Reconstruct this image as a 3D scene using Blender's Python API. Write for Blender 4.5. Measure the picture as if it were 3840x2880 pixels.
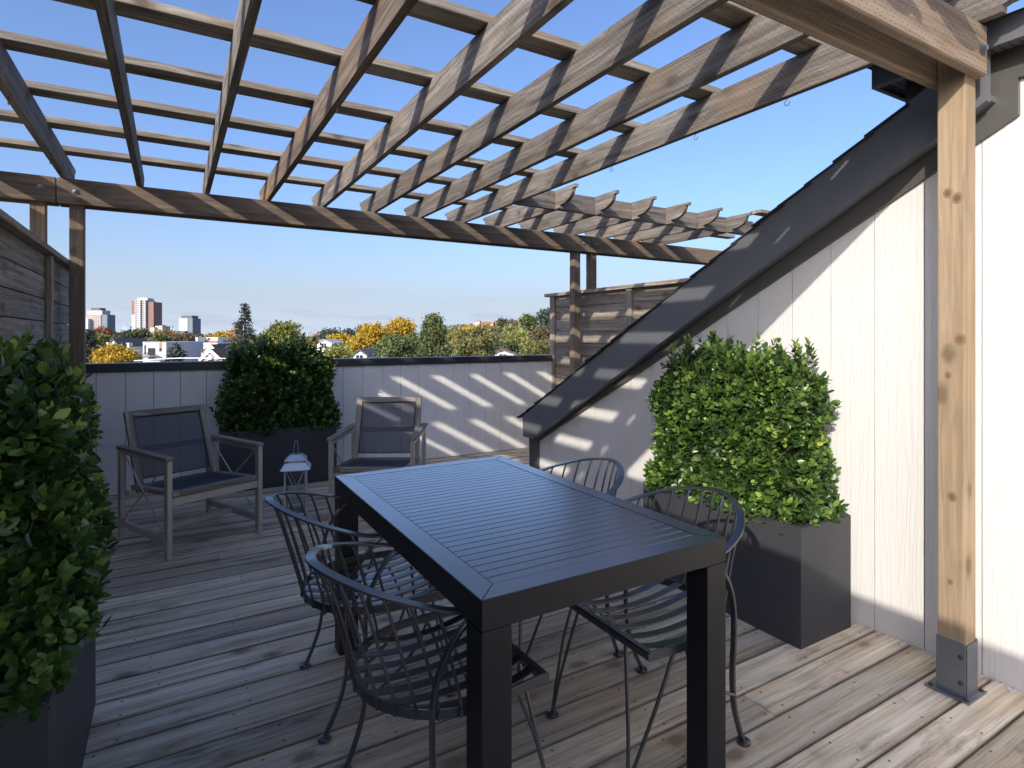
import bpy, bmesh, math, random
import numpy as np
from mathutils import Vector, Matrix, Euler

R = math.radians
random.seed(7)
rng = np.random.default_rng(11)
scene = bpy.context.scene
col = scene.collection
for o in list(bpy.data.objects):
    bpy.data.objects.remove(o)

# ------------------------------------------------------------------ camera
YAW = R(30.5)
CAMZ = 1.34
cam_d = bpy.data.cameras.new('camera')
cam_d.sensor_width = 36.0
cam_d.lens = 36.0 * 2170 / 3840
cam_d.shift_y = -178 / 3840
cam_d.clip_start = 0.05
cam_d.clip_end = 20000
cam = bpy.data.objects.new('camera', cam_d)
cam.location = (0, 0, CAMZ)
cam.rotation_euler = (R(90), 0, -YAW)
col.objects.link(cam)
scene.camera = cam

# ------------------------------------------------------------------ sun and sky
LX, LY, LZ = 1.77, 1.125, -1.0            # direction the light travels
sun_dir = Vector((-LX, -LY, -LZ)).normalized()
SUN_EL = math.asin(sun_dir.z)
SUN_AZ = math.atan2(sun_dir.x, sun_dir.y)  # clockwise from +Y
sd = bpy.data.lights.new('sun', 'SUN')
sd.energy = 2.45
sd.angle = R(0.55)
sd.color = (1.0, 0.93, 0.83)
so = bpy.data.objects.new('sun', sd)
so.rotation_euler = Vector((LX, LY, LZ)).to_track_quat('-Z', 'Y').to_euler()
so.location = (-20, -14, 12)
col.objects.link(so)

world = bpy.data.worlds.new('World')
scene.world = world
world.use_nodes = True
wn = world.node_tree
wn.nodes.clear()
w_out = wn.nodes.new('ShaderNodeOutputWorld')
w_bg = wn.nodes.new('ShaderNodeBackground')
w_sky = wn.nodes.new('ShaderNodeTexSky')
w_sky.sky_type = 'NISHITA'
w_sky.sun_disc = False
w_sky.sun_elevation = SUN_EL
w_sky.sun_rotation = SUN_AZ
w_sky.altitude = 100
w_sky.air_density = 1.0
w_sky.dust_density = 3.7
w_sky.ozone_density = 5.0
w_bg.inputs['Strength'].default_value = 0.15
# low broken cloud streaks just above the horizon
w_tc = wn.nodes.new('ShaderNodeTexCoord')
w_sep = wn.nodes.new('ShaderNodeSeparateXYZ')
wn.links.new(w_tc.outputs['Generated'], w_sep.inputs[0])
w_map = wn.nodes.new('ShaderNodeMapping')
w_map.inputs['Scale'].default_value = (9, 9, 70)
wn.links.new(w_tc.outputs['Generated'], w_map.inputs[0])
w_no = wn.nodes.new('ShaderNodeTexNoise')
w_no.inputs['Scale'].default_value = 1.0
w_no.inputs['Detail'].default_value = 5
wn.links.new(w_map.outputs[0], w_no.inputs['Vector'])
w_r1 = wn.nodes.new('ShaderNodeValToRGB')
w_r1.color_ramp.elements[0].position = 0.51
w_r1.color_ramp.elements[1].position = 0.63
wn.links.new(w_no.outputs['Fac'], w_r1.inputs[0])
w_r2 = wn.nodes.new('ShaderNodeValToRGB')
e = w_r2.color_ramp.elements
e[0].position = 0.0; e[0].color = (0.7, 0.7, 0.7, 1)
e[1].position = 0.085; e[1].color = (0, 0, 0, 1)
x = e.new(0.03); x.color = (0.75, 0.75, 0.75, 1)
wn.links.new(w_sep.outputs['Z'], w_r2.inputs[0])
w_mul = wn.nodes.new('ShaderNodeMath'); w_mul.operation = 'MULTIPLY'
wn.links.new(w_r1.outputs[0], w_mul.inputs[0]); wn.links.new(w_r2.outputs[0], w_mul.inputs[1])
w_mix = wn.nodes.new('ShaderNodeMix'); w_mix.data_type = 'RGBA'
wn.links.new(w_mul.outputs[0], w_mix.inputs['Factor'])
w_r3 = wn.nodes.new('ShaderNodeValToRGB')
for i_, (p_, v_) in enumerate(((0.0, 0.96), (0.30, 0.0), (0.035, 0.84), (0.075, 0.58), (0.14, 0.22), (0.21, 0.05))):
    if i_ < 2: el_ = w_r3.color_ramp.elements[i_]; el_.position = p_
    else: el_ = w_r3.color_ramp.elements.new(p_)
    el_.color = (v_, v_, v_, 1)
wn.links.new(w_sep.outputs['Z'], w_r3.inputs[0])
w_hz = wn.nodes.new('ShaderNodeMix'); w_hz.data_type = 'RGBA'
wn.links.new(w_r3.outputs[0], w_hz.inputs['Factor'])
w_tint = wn.nodes.new('ShaderNodeMix'); w_tint.data_type = 'RGBA'; w_tint.blend_type = 'MULTIPLY'
w_tint.inputs['Factor'].default_value = 1.0
w_tint.inputs['B'].default_value = (0.92, 0.90, 0.98, 1)
wn.links.new(w_sky.outputs[0], w_tint.inputs['A'])
wn.links.new(w_tint.outputs['Result'], w_hz.inputs['A'])
w_hz.inputs['B'].default_value = (2.4, 2.8, 3.35, 1)
wn.links.new(w_hz.outputs['Result'], w_mix.inputs['A'])
w_mix.inputs['B'].default_value = (1.95, 2.2, 2.8, 1)
wn.links.new(w_mix.outputs['Result'], w_bg.inputs['Color'])
wn.links.new(w_bg.outputs[0], w_out.inputs[0])

vs = scene.view_settings
vs.view_transform = 'Standard'
vs.look = 'None'
vs.exposure = 0.90
vs.gamma = 1.0
vs.use_curve_mapping = False
scene.cycles.max_bounces = 8
scene.cycles.diffuse_bounces = 5
scene.cycles.glossy_bounces = 4
scene.cycles.transparent_max_bounces = 12
scene.cycles.use_denoising = True
scene.cycles.sample_clamp_indirect = 8

# ------------------------------------------------------------------ node helpers
class N:
    def __init__(self, name):
        self.m = bpy.data.materials.new(name)
        self.m.use_nodes = True
        self.t = self.m.node_tree
        self.t.nodes.clear()
        self.out = self.t.nodes.new('ShaderNodeOutputMaterial')
        self.b = self.t.nodes.new('ShaderNodeBsdfPrincipled')
        self.t.links.new(self.b.outputs[0], self.out.inputs[0])
    def n(self, ty, **kw):
        nd = self.t.nodes.new('ShaderNode' + ty)
        for k, v in kw.items():
            setattr(nd, k, v)
        return nd
    def l(self, a, b):
        self.t.links.new(a, b)
    def val(self, nd, key, v):
        if hasattr(v, 'links') or hasattr(v, 'is_linked'):
            self.l(v, nd.inputs[key])
        else:
            nd.inputs[key].default_value = v
    def math(self, op, a, b=0.0, c=None, clamp=False):
        nd = self.n('Math', operation=op, use_clamp=clamp)
        self.val(nd, 0, a); self.val(nd, 1, b)
        if c is not None: self.val(nd, 2, c)
        return nd.outputs[0]
    def noise(self, vec, scale=1.0, detail=4.0, rough=0.55, dist=0.0):
        nd = self.n('TexNoise')
        nd.inputs['Scale'].default_value = scale
        nd.inputs['Detail'].default_value = detail
        nd.inputs['Roughness'].default_value = rough
        nd.inputs['Distortion'].default_value = dist
        self.l(vec, nd.inputs['Vector'])
        return nd.outputs['Fac']
    def mapping(self, vec, scale=(1, 1, 1), loc=(0, 0, 0)):
        nd = self.n('Mapping')
        nd.inputs['Scale'].default_value = scale
        nd.inputs['Location'].default_value = loc
        self.l(vec, nd.inputs['Vector'])
        return nd.outputs[0]
    def ramp(self, fac, stops):
        nd = self.n('ValToRGB')
        cr = nd.color_ramp
        for i, (p, c) in enumerate(stops):
            if len(c) == 3: c = (*c, 1)
            if i < 2:
                cr.elements[i].position = p; cr.elements[i].color = c
            else:
                el = cr.elements.new(p); el.color = c
        self.l(fac, nd.inputs[0])
        return nd.outputs[0]
    def mix(self, fac, a, b, mode='MIX'):
        nd = self.n('Mix', data_type='RGBA', blend_type=mode)
        self.val(nd, 'Factor', fac)
        for k, v in (('A', a), ('B', b)):
            if isinstance(v, tuple):
                nd.inputs[k].default_value = (*v, 1) if len(v) == 3 else v
            else:
                self.l(v, nd.inputs[k])
        return nd.outputs['Result']
    def bump(self, h, strength=0.3, dist=0.01, normal=None):
        nd = self.n('Bump')
        nd.inputs['Strength'].default_value = strength
        nd.inputs['Distance'].default_value = dist
        self.l(h, nd.inputs['Height'])
        if normal is not None: self.l(normal, nd.inputs['Normal'])
        return nd.outputs[0]
    def set(self, **kw):
        nm = {'color': 'Base Color', 'rough': 'Roughness', 'metal': 'Metallic', 'normal': 'Normal',
              'spec': 'Specular IOR Level', 'alpha': 'Alpha', 'trans': 'Transmission Weight', 'ior': 'IOR', 'coat': 'Coat Weight'}
        for k, v in kw.items():
            s = self.b.inputs[nm[k]]
            if hasattr(v, 'is_linked'): self.l(v, s)
            elif isinstance(v, tuple): s.default_value = (*v, 1) if len(v) == 3 else v
            else: s.default_value = v
        return self.m
    def objvec(self, rand=True):
        tc = self.n('TexCoord')
        v = tc.outputs['Object']
        if rand:
            oi = self.n('ObjectInfo')
            sc = self.math('MULTIPLY', oi.outputs['Random'], 37.0)
            cb = self.n('CombineXYZ')
            self.l(sc, cb.inputs[0]); self.l(sc, cb.inputs[1]); self.l(sc, cb.inputs[2])
            ad = self.n('VectorMath', operation='ADD')
            self.l(v, ad.inputs[0]); self.l(cb.outputs[0], ad.inputs[1])
            self.rnd = oi.outputs['Random']
            return ad.outputs[0], v
        return v, v

def wood(name, dark, mid, light, warm, warm_amt=0.35, rough=0.8, bump=0.35, streak=1.0, knots=1.0,
         incise=False, screws=False, patch=0.4, rnd_amt=0.5, bleach=0.0, warpk=0.12):
    """Weathered timber; the grain runs along each piece's own local X."""
    k = N(name)
    v, raw = k.objvec()
    warp = k.noise(k.mapping(v, (0.9, 3.0, 3.0)), 1.0, 3)
    wv = k.n('VectorMath', operation='ADD')
    cb = k.n('CombineXYZ')
    k.l(k.math('MULTIPLY', warp, warpk), cb.inputs[1]); k.l(k.math('MULTIPLY', warp, warpk), cb.inputs[2])
    k.l(v, wv.inputs[0]); k.l(cb.outputs[0], wv.inputs[1])
    fine = k.noise(k.mapping(wv.outputs[0], (2.2, 120, 120)), 1.0, 4, 0.65)
    coarse = k.noise(k.mapping(wv.outputs[0], (1.1, 30, 30)), 1.0, 4, 0.6)
    blot = k.noise(k.mapping(v, (1.8, 7.0, 7.0)), 1.0, 4, 0.6)
    g = k.math('ADD', k.math('MULTIPLY', fine, 0.45 * streak), k.math('MULTIPLY', coarse, 0.55))
    c = k.ramp(g, [(0.36, dark), (0.64, light), (0.5, mid)])
    if bleach:
        bl = k.ramp(k.noise(k.mapping(wv.outputs[0], (0.9, 13, 13), (2, 7, 4)), 1.0, 4, 0.6), [(0.48, (0, 0, 0)), (0.66, (1, 1, 1))])
        c = k.mix(k.math('MULTIPLY', bl, bleach), c, tuple(min(0.8, 1.25 * q) for q in light))
    # warm un-greyed areas
    wf = k.ramp(blot, [(0.50, (0, 0, 0)), (0.68, (1, 1, 1))])
    c = k.mix(k.math('MULTIPLY', wf, warm_amt), c, warm)
    # dark mildew
    md = k.noise(k.mapping(v, (2.6, 9.0, 9.0), (5, 3, 1)), 1.0, 5, 0.7)
    mf = k.ramp(md, [(0.56, (0, 0, 0)), (0.74, (1, 1, 1))])
    c = k.mix(k.math('MULTIPLY', mf, patch), c, tuple(0.35 * q for q in dark))
    # brightness per piece
    br = k.math('ADD', k.math('MULTIPLY', k.rnd, rnd_amt), 1.0 - rnd_amt * 0.5)
    nd = k.n('VectorMath', operation='SCALE')
    k.l(c, nd.inputs[0]); k.l(br, nd.inputs['Scale'])
    c = nd.outputs[0]
    hgt = k.math('ADD', k.math('MULTIPLY', fine, 0.6), k.math('MULTIPLY', coarse, 0.6))
    if knots > 0:
        vo = k.n('TexVoronoi', feature='F1')
        vo.inputs['Scale'].default_value = 1.0
        vo.inputs['Randomness'].default_value = 1.0
        k.l(k.mapping(v, (3.1, 5.2, 5.2)), vo.inputs['Vector'])
        dn = k.math('ADD', vo.outputs['Distance'], k.math('MULTIPLY', k.noise(k.mapping(v, (30, 45, 45)), 1.0, 3), 0.10))
        kf = k.ramp(dn, [(0.125, (1, 1, 1)), (0.21, (0, 0, 0))])
        c = k.mix(k.math('MULTIPLY', kf, 0.8 * knots), c, tuple(0.32 * q for q in warm))
        halo = k.ramp(dn, [(0.20, (1, 1, 1)), (0.36, (0, 0, 0))])
        c = k.mix(k.math('MULTIPLY', halo, 0.28 * knots), c, dark)
        hgt = k.math('ADD', hgt, k.math('MULTIPLY', kf, -0.5))
    sx = k.n('SeparateXYZ'); k.l(raw, sx.inputs[0])
    if incise:
        # rows of short treatment slits
        row = k.math('MULTIPLY', k.math('ADD', sx.outputs['Y'], sx.outputs['Z']), 62.0)
        rowi = k.math('FLOOR', row)
        rf = k.math('FRACT', row)
        xo = k.math('ADD', k.math('MULTIPLY', sx.outputs['X'], 34.0), k.math('MULTIPLY', rowi, 0.5))
        xf = k.math('FRACT', xo)
        slit = k.math('MULTIPLY', k.math('LESS_THAN', rf, 0.17), k.math('LESS_THAN', xf, 0.42))
        c = k.mix(k.math('MULTIPLY', slit, 0.55), c, tuple(0.25 * q for q in dark))
        hgt = k.math('ADD', hgt, k.math('MULTIPLY', slit, -0.4))
    if screws:
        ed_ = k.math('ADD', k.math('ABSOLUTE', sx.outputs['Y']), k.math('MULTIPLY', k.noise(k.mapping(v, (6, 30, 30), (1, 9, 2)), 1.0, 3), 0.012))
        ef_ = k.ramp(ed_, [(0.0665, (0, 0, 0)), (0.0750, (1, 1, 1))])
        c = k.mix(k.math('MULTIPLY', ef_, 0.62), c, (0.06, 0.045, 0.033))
        fx = k.math('ABSOLUTE', k.math('SUBTRACT', k.math('FRACT', k.math('MULTIPLY', k.math('ADD', sx.outputs['X'], 50.13), 1 / 0.406)), 0.5))
        dx = k.math('MULTIPLY', fx, 0.406)
        dy = k.math('SUBTRACT', k.math('ABSOLUTE', sx.outputs['Y']), 0.045)
        dd = k.math('SQRT', k.math('ADD', k.math('MULTIPLY', dx, dx), k.math('MULTIPLY', dy, dy)))
        sf = k.math('LESS_THAN', dd, 0.0045)
        c = k.mix(k.math('MULTIPLY', sf, 0.85), c, (0.03, 0.025, 0.022))
    k.set(color=c, rough=rough, spec=0.3, normal=k.bump(hgt, bump, 0.004))
    return k.m

def plain(name, c, rough=0.5, metal=0.0, spec=0.5, var=0.0, bump=0.0, bscale=60, rvar=0.0):
    k = N(name)
    v, _ = k.objvec()
    cc = c
    if var:
        f = k.noise(v, 6.0, 5, 0.6)
        cc = k.mix(f, tuple(q * (1 - var) for q in c), tuple(min(1, q * (1 + var)) for q in c))
    k.set(color=cc, rough=rough, metal=metal, spec=spec)
    if rvar:
        f2 = k.noise(v, 9.0, 6, 0.65)
        k.set(rough=k.math('ADD', k.math('MULTIPLY', f2, 2 * rvar), rough - rvar))
    if bump:
        k.set(normal=k.bump(k.noise(v, bscale, 4), bump, 0.002))
    return k.m

M = {}
M['rafter'] = wood('weathered_rafter_wood', (0.068, 0.059, 0.051), (0.160, 0.140, 0.120), (0.288, 0.260, 0.228), (0.240, 0.160, 0.092), 0.42, incise=True, rnd_amt=0.4)
M['orange'] = wood('orange_streaked_wood', (0.073, 0.056, 0.043), (0.146, 0.113, 0.086), (0.252, 0.206, 0.166), (0.332, 0.159, 0.047), 0.95, incise=False, rnd_amt=0.1)
M['purlin'] = wood('weathered_purlin_wood', (0.095, 0.082, 0.066), (0.228, 0.198, 0.157), (0.381, 0.340, 0.281), (0.305, 0.202, 0.111), 0.35)
M['beam'] = wood('brown_beam_wood', (0.090, 0.068, 0.052), (0.160, 0.121, 0.091), (0.238, 0.188, 0.144), (0.244, 0.161, 0.100), 0.5, patch=0.3, rnd_amt=0.2)
M['newbeam'] = wood('tan_beam_wood', (0.132, 0.097, 0.066), (0.239, 0.179, 0.127), (0.314, 0.249, 0.186), (0.293, 0.195, 0.113), 0.4, incise=True, patch=0.25, rnd_amt=0.1, knots=0.8)
M['post'] = wood('brown_post_wood', (0.103, 0.075, 0.054), (0.185, 0.138, 0.101), (0.268, 0.206, 0.155), (0.276, 0.177, 0.108), 0.4, patch=0.2, rnd_amt=0.2)
M['newpost'] = wood('tan_post_wood', (0.250, 0.186, 0.116), (0.353, 0.264, 0.167), (0.438, 0.347, 0.235), (0.385, 0.257, 0.140), 0.5, bump=0.15, patch=0.12, rnd_amt=0.0, streak=0.7, knots=1.25)
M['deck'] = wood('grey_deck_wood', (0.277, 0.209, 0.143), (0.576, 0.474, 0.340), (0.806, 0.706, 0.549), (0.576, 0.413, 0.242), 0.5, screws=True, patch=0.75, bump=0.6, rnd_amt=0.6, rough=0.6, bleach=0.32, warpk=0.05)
M['fence'] = wood('grey_fence_wood', (0.129, 0.105, 0.086), (0.274, 0.232, 0.191), (0.418, 0.366, 0.308), (0.306, 0.202, 0.120), 0.35, patch=0.7, rnd_amt=0.4)
M['teak'] = wood('weathered_teak', (0.124, 0.107, 0.086), (0.248, 0.219, 0.183), (0.422, 0.390, 0.329), (0.273, 0.201, 0.134), 0.3, knots=0.0, bump=0.6)

def siding(name, ca, cb_):
    k = N(name)
    v, _ = k.objvec()
    w = k.noise(k.mapping(v, (4, 4, 1.2)), 1.0, 3)
    ad = k.n('VectorMath', operation='ADD')
    cb = k.n('CombineXYZ'); k.l(k.math('MULTIPLY', w, 0.10), cb.inputs[0]); k.l(k.math('MULTIPLY', w, 0.10), cb.inputs[1])
    k.l(v, ad.inputs[0]); k.l(cb.outputs[0], ad.inputs[1])
    gr = k.noise(k.mapping(ad.outputs[0], (75, 75, 2.0)), 1.0, 3, 0.55)
    f = k.noise(k.mapping(v, (2, 2, 1)), 1.0, 4)
    c = k.mix(f, ca, cb_)
    dirt = k.noise(k.mapping(v, (6, 6, 0.8), (3, 1, 0)), 1.0, 5, 0.7)
    c = k.mix(k.math('MULTIPLY', k.ramp(dirt, [(0.55, (0, 0, 0)), (0.8, (1, 1, 1))]), 0.22), c, (0.50, 0.46, 0.40))
    k.set(color=c, rough=0.62, spec=0.3, normal=k.bump(k.ramp(gr, [(0.4, (0, 0, 0)), (0.6, (1, 1, 1))]), 0.42, 0.0016))
    return k.m
M['siding'] = siding('cream_siding', (0.63, 0.61, 0.575), (0.69, 0.67, 0.635))
M['parapet'] = siding('shade_lifted_siding', (0.80, 0.775, 0.735), (0.86, 0.84, 0.80))  # same siding as the house, colour brightened to lift the parapet's shade
M['trim'] = plain('dark_grey_trim', (0.124, 0.127, 0.138), 0.36, 0.0, 0.5, var=0.12, rvar=0.08)
M['frieze'] = plain('olive_grey_frieze', (0.078, 0.076, 0.068), 0.42, 0.0, 0.5, var=0.10)
M['cap'] = plain('dark_cap_metal', (0.035, 0.034, 0.040), 0.40, 0.0, 0.5, var=0.12)
M['shingle'] = plain('asphalt_shingle', (0.035, 0.033, 0.034), 0.9, var=0.4, bump=0.6, bscale=220)
M['soffit'] = plain('grey_soffit', (0.16, 0.16, 0.165), 0.5, var=0.08)
M['hole'] = plain('vent_hole', (0.006, 0.006, 0.007), 0.9)
M['void'] = plain('roof_membrane', (0.004, 0.004, 0.004), 0.95)
M['core'] = plain('wall_core', (0.10, 0.095, 0.09), 0.9)
M['planter'] = plain('charcoal_planter', (0.040, 0.041, 0.045), 0.55, 0.0, 0.45, var=0.18, bump=0.12, bscale=120, rvar=0.1)
M['soil'] = plain('dark_soil', (0.012, 0.010, 0.008), 0.95, var=0.5, bump=0.8, bscale=60)
def tabletop(name):
    k = N(name)
    v, _ = k.objvec()
    sm = k.noise(v, 5.0, 6, 0.7)
    sc = k.noise(k.mapping(v, (3, 40, 3)), 2.0, 5, 0.7)
    c = k.mix(k.math('MULTIPLY', k.ramp(sc, [(0.64, (0, 0, 0)), (0.76, (1, 1, 1))]), 0.35), (0.062, 0.070, 0.092), (0.16, 0.17, 0.19))
    k.set(color=c, rough=k.math('ADD', k.math('MULTIPLY', sm, 0.14), 0.24), spec=1.0, coat=1.0)
    k.b.inputs['Coat Roughness'].default_value = 0.22
    k.b.inputs['Coat IOR'].default_value = 1.7
    return k.m
M['table'] = tabletop('sky_tinted_table_paint')  # blue sky reflection put into the lighter top colour
M['tableleg'] = plain('black_table_paint', (0.009, 0.009, 0.011), 0.45, 0.0, 0.4, var=0.3, rvar=0.1)
M['iron'] = plain('charcoal_wrought_iron', (0.022, 0.023, 0.028), 0.32, 0.0, 1.0, var=0.2, bump=0.05, bscale=200, rvar=0.08)
M['iron'].node_tree.nodes['Principled BSDF'].inputs['Coat Weight'].default_value = 0.6
M['iron'].node_tree.nodes['Principled BSDF'].inputs['Coat Roughness'].default_value = 0.25
M['steel'] = plain('brushed_steel', (0.581, 0.540, 0.497), 0.42, 0.7, 0.5, var=0.12, rvar=0.1)
M['galv'] = plain('galvanised_steel', (0.24, 0.27, 0.30), 0.45, 0.85, 0.5, var=0.25, rvar=0.12)
M['zinc'] = plain('zinc_lantern', (0.62, 0.66, 0.70), 0.36, 0.75, 0.5, var=0.15, rvar=0.1)
M['lanternpaint'] = plain('pale_lantern_frame', (0.50, 0.50, 0.50), 0.5, 0.2, 0.5, var=0.15)
M['rust'] = plain('rusty_bolt', (0.10, 0.055, 0.035), 0.75, 0.3, var=0.4)
M['tape'] = plain('pale_green_tape', (0.42, 0.55, 0.46), 0.6, var=0.15)
M['litter'] = plain('white_scrap', (0.7, 0.7, 0.68), 0.7)
def sling(name):
    k = N(name)
    v, _ = k.objvec(False)
    k.set(color=(0.075, 0.080, 0.105), rough=0.6, spec=0.3)
    tr = k.n('BsdfTransparent')
    mx = k.n('MixShader'); mx.inputs[0].default_value = 0.42
    k.l(k.b.outputs[0], mx.inputs[1]); k.l(tr.outputs[0], mx.inputs[2])
    k.l(mx.outputs[0], k.out.inputs[0])
    return k.m
M['sling'] = sling('navy_mesh_sling')
M['seat_sling'] = plain('navy_seat_sling', (0.016, 0.020, 0.036), 0.5, var=0.1)
def glass(name):
    k = N(name)
    k.set(color=(0.95, 0.97, 0.97), rough=0.03, trans=1.0, ior=1.05)
    tr = k.n('BsdfTransparent'); tr.inputs[0].default_value = (0.93, 0.95, 0.95, 1)
    gl = k.n('BsdfGlossy'); gl.inputs['Roughness'].default_value = 0.04
    fr = k.n('Fresnel'); fr.inputs[0].default_value = 1.45
    mx = k.n('MixShader')
    k.l(fr.outputs[0], mx.inputs[0]); k.l(tr.outputs[0], mx.inputs[1]); k.l(gl.outputs[0], mx.inputs[2])
    k.l(mx.outputs[0], k.out.inputs[0])
    return k.m
M['glass'] = glass('lantern_glass')

def leafmat(name, src):
    k = N(name)
    if src == 'attr':
        a = k.n('Attribute', attribute_name='tone'); t = a.outputs['Fac']
    else:
        a = k.n('ObjectInfo'); t = k.math('POWER', a.outputs['Random'], 1.3)
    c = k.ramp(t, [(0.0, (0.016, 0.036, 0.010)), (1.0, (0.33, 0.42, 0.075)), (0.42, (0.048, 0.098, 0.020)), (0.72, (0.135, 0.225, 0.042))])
    k.set(color=c, rough=0.33, spec=0.5)
    tl = k.n('BsdfTranslucent'); k.l(k.mix(0.5, c, (0.12, 0.25, 0.02)), tl.inputs[0])
    mx = k.n('MixShader'); mx.inputs[0].default_value = 0.16
    k.l(k.b.outputs[0], mx.inputs[1]); k.l(tl.outputs[0], mx.inputs[2])
    k.l(mx.outputs[0], k.out.inputs[0])
    return k.m
M['leaf_attr'] = leafmat('boxwood_leaf_mass', 'attr')
M['leaf_obj'] = leafmat('boxwood_leaf', 'obj')
M['stem'] = plain('boxwood_stem', (0.05, 0.06, 0.025), 0.7)
M['knot'] = plain('knot_ring', (0.23, 0.145, 0.080), 0.8, var=0.35)
M['knot_heart'] = plain('knot_heart', (0.16, 0.088, 0.042), 0.8, var=0.4)
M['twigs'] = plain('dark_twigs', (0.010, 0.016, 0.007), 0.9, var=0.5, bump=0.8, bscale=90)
M['bark'] = plain('tree_bark', (0.09, 0.075, 0.06), 0.9, var=0.3)

def treemat(name, cols):
    k = N(name)
    g = k.n('NewGeometry')
    v, _ = k.objvec()
    f = k.math('ADD', k.math('MULTIPLY', g.outputs['Random Per Island'], 0.6), k.math('MULTIPLY', k.noise(v, 0.6, 3), 0.4))
    st = [(0.12, cols[0]), (0.9, cols[-1])]
    if len(cols) == 3: st.append((0.5, cols[1]))
    c = k.ramp(f, st)
    k.set(color=c, rough=0.6, spec=0.2)
    tl = k.n('BsdfTranslucent'); k.l(c, tl.inputs[0])
    mx = k.n('MixShader'); mx.inputs[0].default_value = 0.3
    k.l(k.b.outputs[0], mx.inputs[1]); k.l(tl.outputs[0], mx.inputs[2])
    k.l(mx.outputs[0], k.out.inputs[0])
    return k.m
TM = {
    'green': treemat('green_foliage', [(0.060, 0.084, 0.031), (0.132, 0.168, 0.054), (0.252, 0.282, 0.096)]),
    'dark': treemat('dark_green_foliage', [(0.036, 0.048, 0.022), (0.082, 0.098, 0.041), (0.150, 0.162, 0.072)]),
    'lime': treemat('yellow_green_foliage', [(0.132, 0.156, 0.038), (0.276, 0.288, 0.072), (0.456, 0.432, 0.114)]),
    'yellow': treemat('golden_foliage', [(0.312, 0.186, 0.024), (0.552, 0.360, 0.038), (0.672, 0.528, 0.102)]),
    'orange': treemat('orange_foliage', [(0.216, 0.120, 0.036), (0.348, 0.210, 0.066), (0.456, 0.324, 0.108)]),
    'red': treemat('red_foliage', [(0.168, 0.066, 0.042), (0.264, 0.102, 0.066), (0.336, 0.168, 0.102)]),
    'brown': treemat('russet_foliage', [(0.102, 0.074, 0.046), (0.174, 0.132, 0.078), (0.252, 0.204, 0.114)]),
    'olive': treemat('olive_foliage', [(0.114, 0.114, 0.042), (0.210, 0.204, 0.074), (0.348, 0.324, 0.132)]),
    'blue': treemat('blue_green_foliage', [(0.048, 0.072, 0.055), (0.102, 0.138, 0.102), (0.186, 0.222, 0.162)]),
    'spruce': treemat('spruce_needles', [(0.041, 0.053, 0.041), (0.096, 0.108, 0.084), (0.198, 0.206, 0.168)]),
    'ailan': treemat('dull_green_foliage', [(0.066, 0.090, 0.034), (0.144, 0.180, 0.070), (0.288, 0.306, 0.138)]),
}

# ------------------------------------------------------------------ object helpers
def mesh_from(name, verts, faces, smooth=False):
    me = bpy.data.meshes.new(name)
    me.from_pydata([tuple(v) for v in verts], [], faces)
    me.validate(); me.update()
    if smooth:
        me.polygons.foreach_set('use_smooth', [True] * len(me.polygons))
    return me

def ob(name, me, mat=None, parent=None, loc=(0, 0, 0), rot=(0, 0, 0)):
    if mat is not None and not me.materials:
        me.materials.append(mat)
    o = bpy.data.objects.new(name, me)
    o.location = loc
    o.rotation_euler = rot
    col.objects.link(o)
    if mat is not None and me.materials[0] != mat:
        o.material_slots[0].link = 'OBJECT'
        o.material_slots[0].material = mat
    if parent is not None:
        o.parent = parent
    return o

def thing(name, label, cat, loc=(0, 0, 0), rz=0.0, group=None):
    o = bpy.data.objects.new(name, None)
    o.empty_display_size = 0.1
    col.objects.link(o)
    o.location = loc
    o.rotation_euler = (0, 0, rz)
    return tag(o, label, cat, group)

def tag(o, label, cat, group=None):
    o['label'] = label; o['category'] = cat
    if group: o['group'] = group
    return o

def struct(o):
    o['kind'] = 'structure'
    return o

def stuff(o):
    o['kind'] = 'stuff'
    return o

_bc = {}
def box_mesh(lx, ly, lz, bev=0.003, seg=1):
    key = (round(lx, 4), round(ly, 4), round(lz, 4), bev, seg)
    if key in _bc: return _bc[key]
    bm = bmesh.new()
    bmesh.ops.create_cube(bm, size=1.0)
    bmesh.ops.scale(bm, vec=(lx, ly, lz), verts=bm.verts)
    if bev > 0:
        bmesh.ops.bevel(bm, geom=list(bm.edges), offset=min(bev, 0.45 * min(lx, ly, lz)), segments=seg, affect='EDGES', profile=0.6)
    me = bpy.data.meshes.new('box')
    bm.to_mesh(me); bm.free()
    _bc[key] = me
    return me

def box(name, mat, parent, x0, x1, y0, y1, z0, z1, bev=0.003, axis='x', seg=1):
    """Box between world limits; 'axis' names the direction of the grain (local X)."""
    base = Vector(parent.location) if parent is not None else Vector()
    pp = parent
    while pp is not None and pp.parent is not None:
        pp = pp.parent; base = base + Vector(pp.location)
    c = Vector(((x0 + x1) / 2, (y0 + y1) / 2, (z0 + z1) / 2)) - base
    dx, dy, dz = x1 - x0, y1 - y0, z1 - z0
    if axis == 'x':
        me = box_mesh(dx, dy, dz, bev, seg); rot = (0, 0, 0)
    elif axis == 'y':
        me = box_mesh(dy, dx, dz, bev, seg); rot = (0, 0, R(90))
    else:
        me = box_mesh(dz, dy, dx, bev, seg); rot = (0, R(-90), 0)
    return ob(name, me, mat, parent, c, rot)

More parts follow.
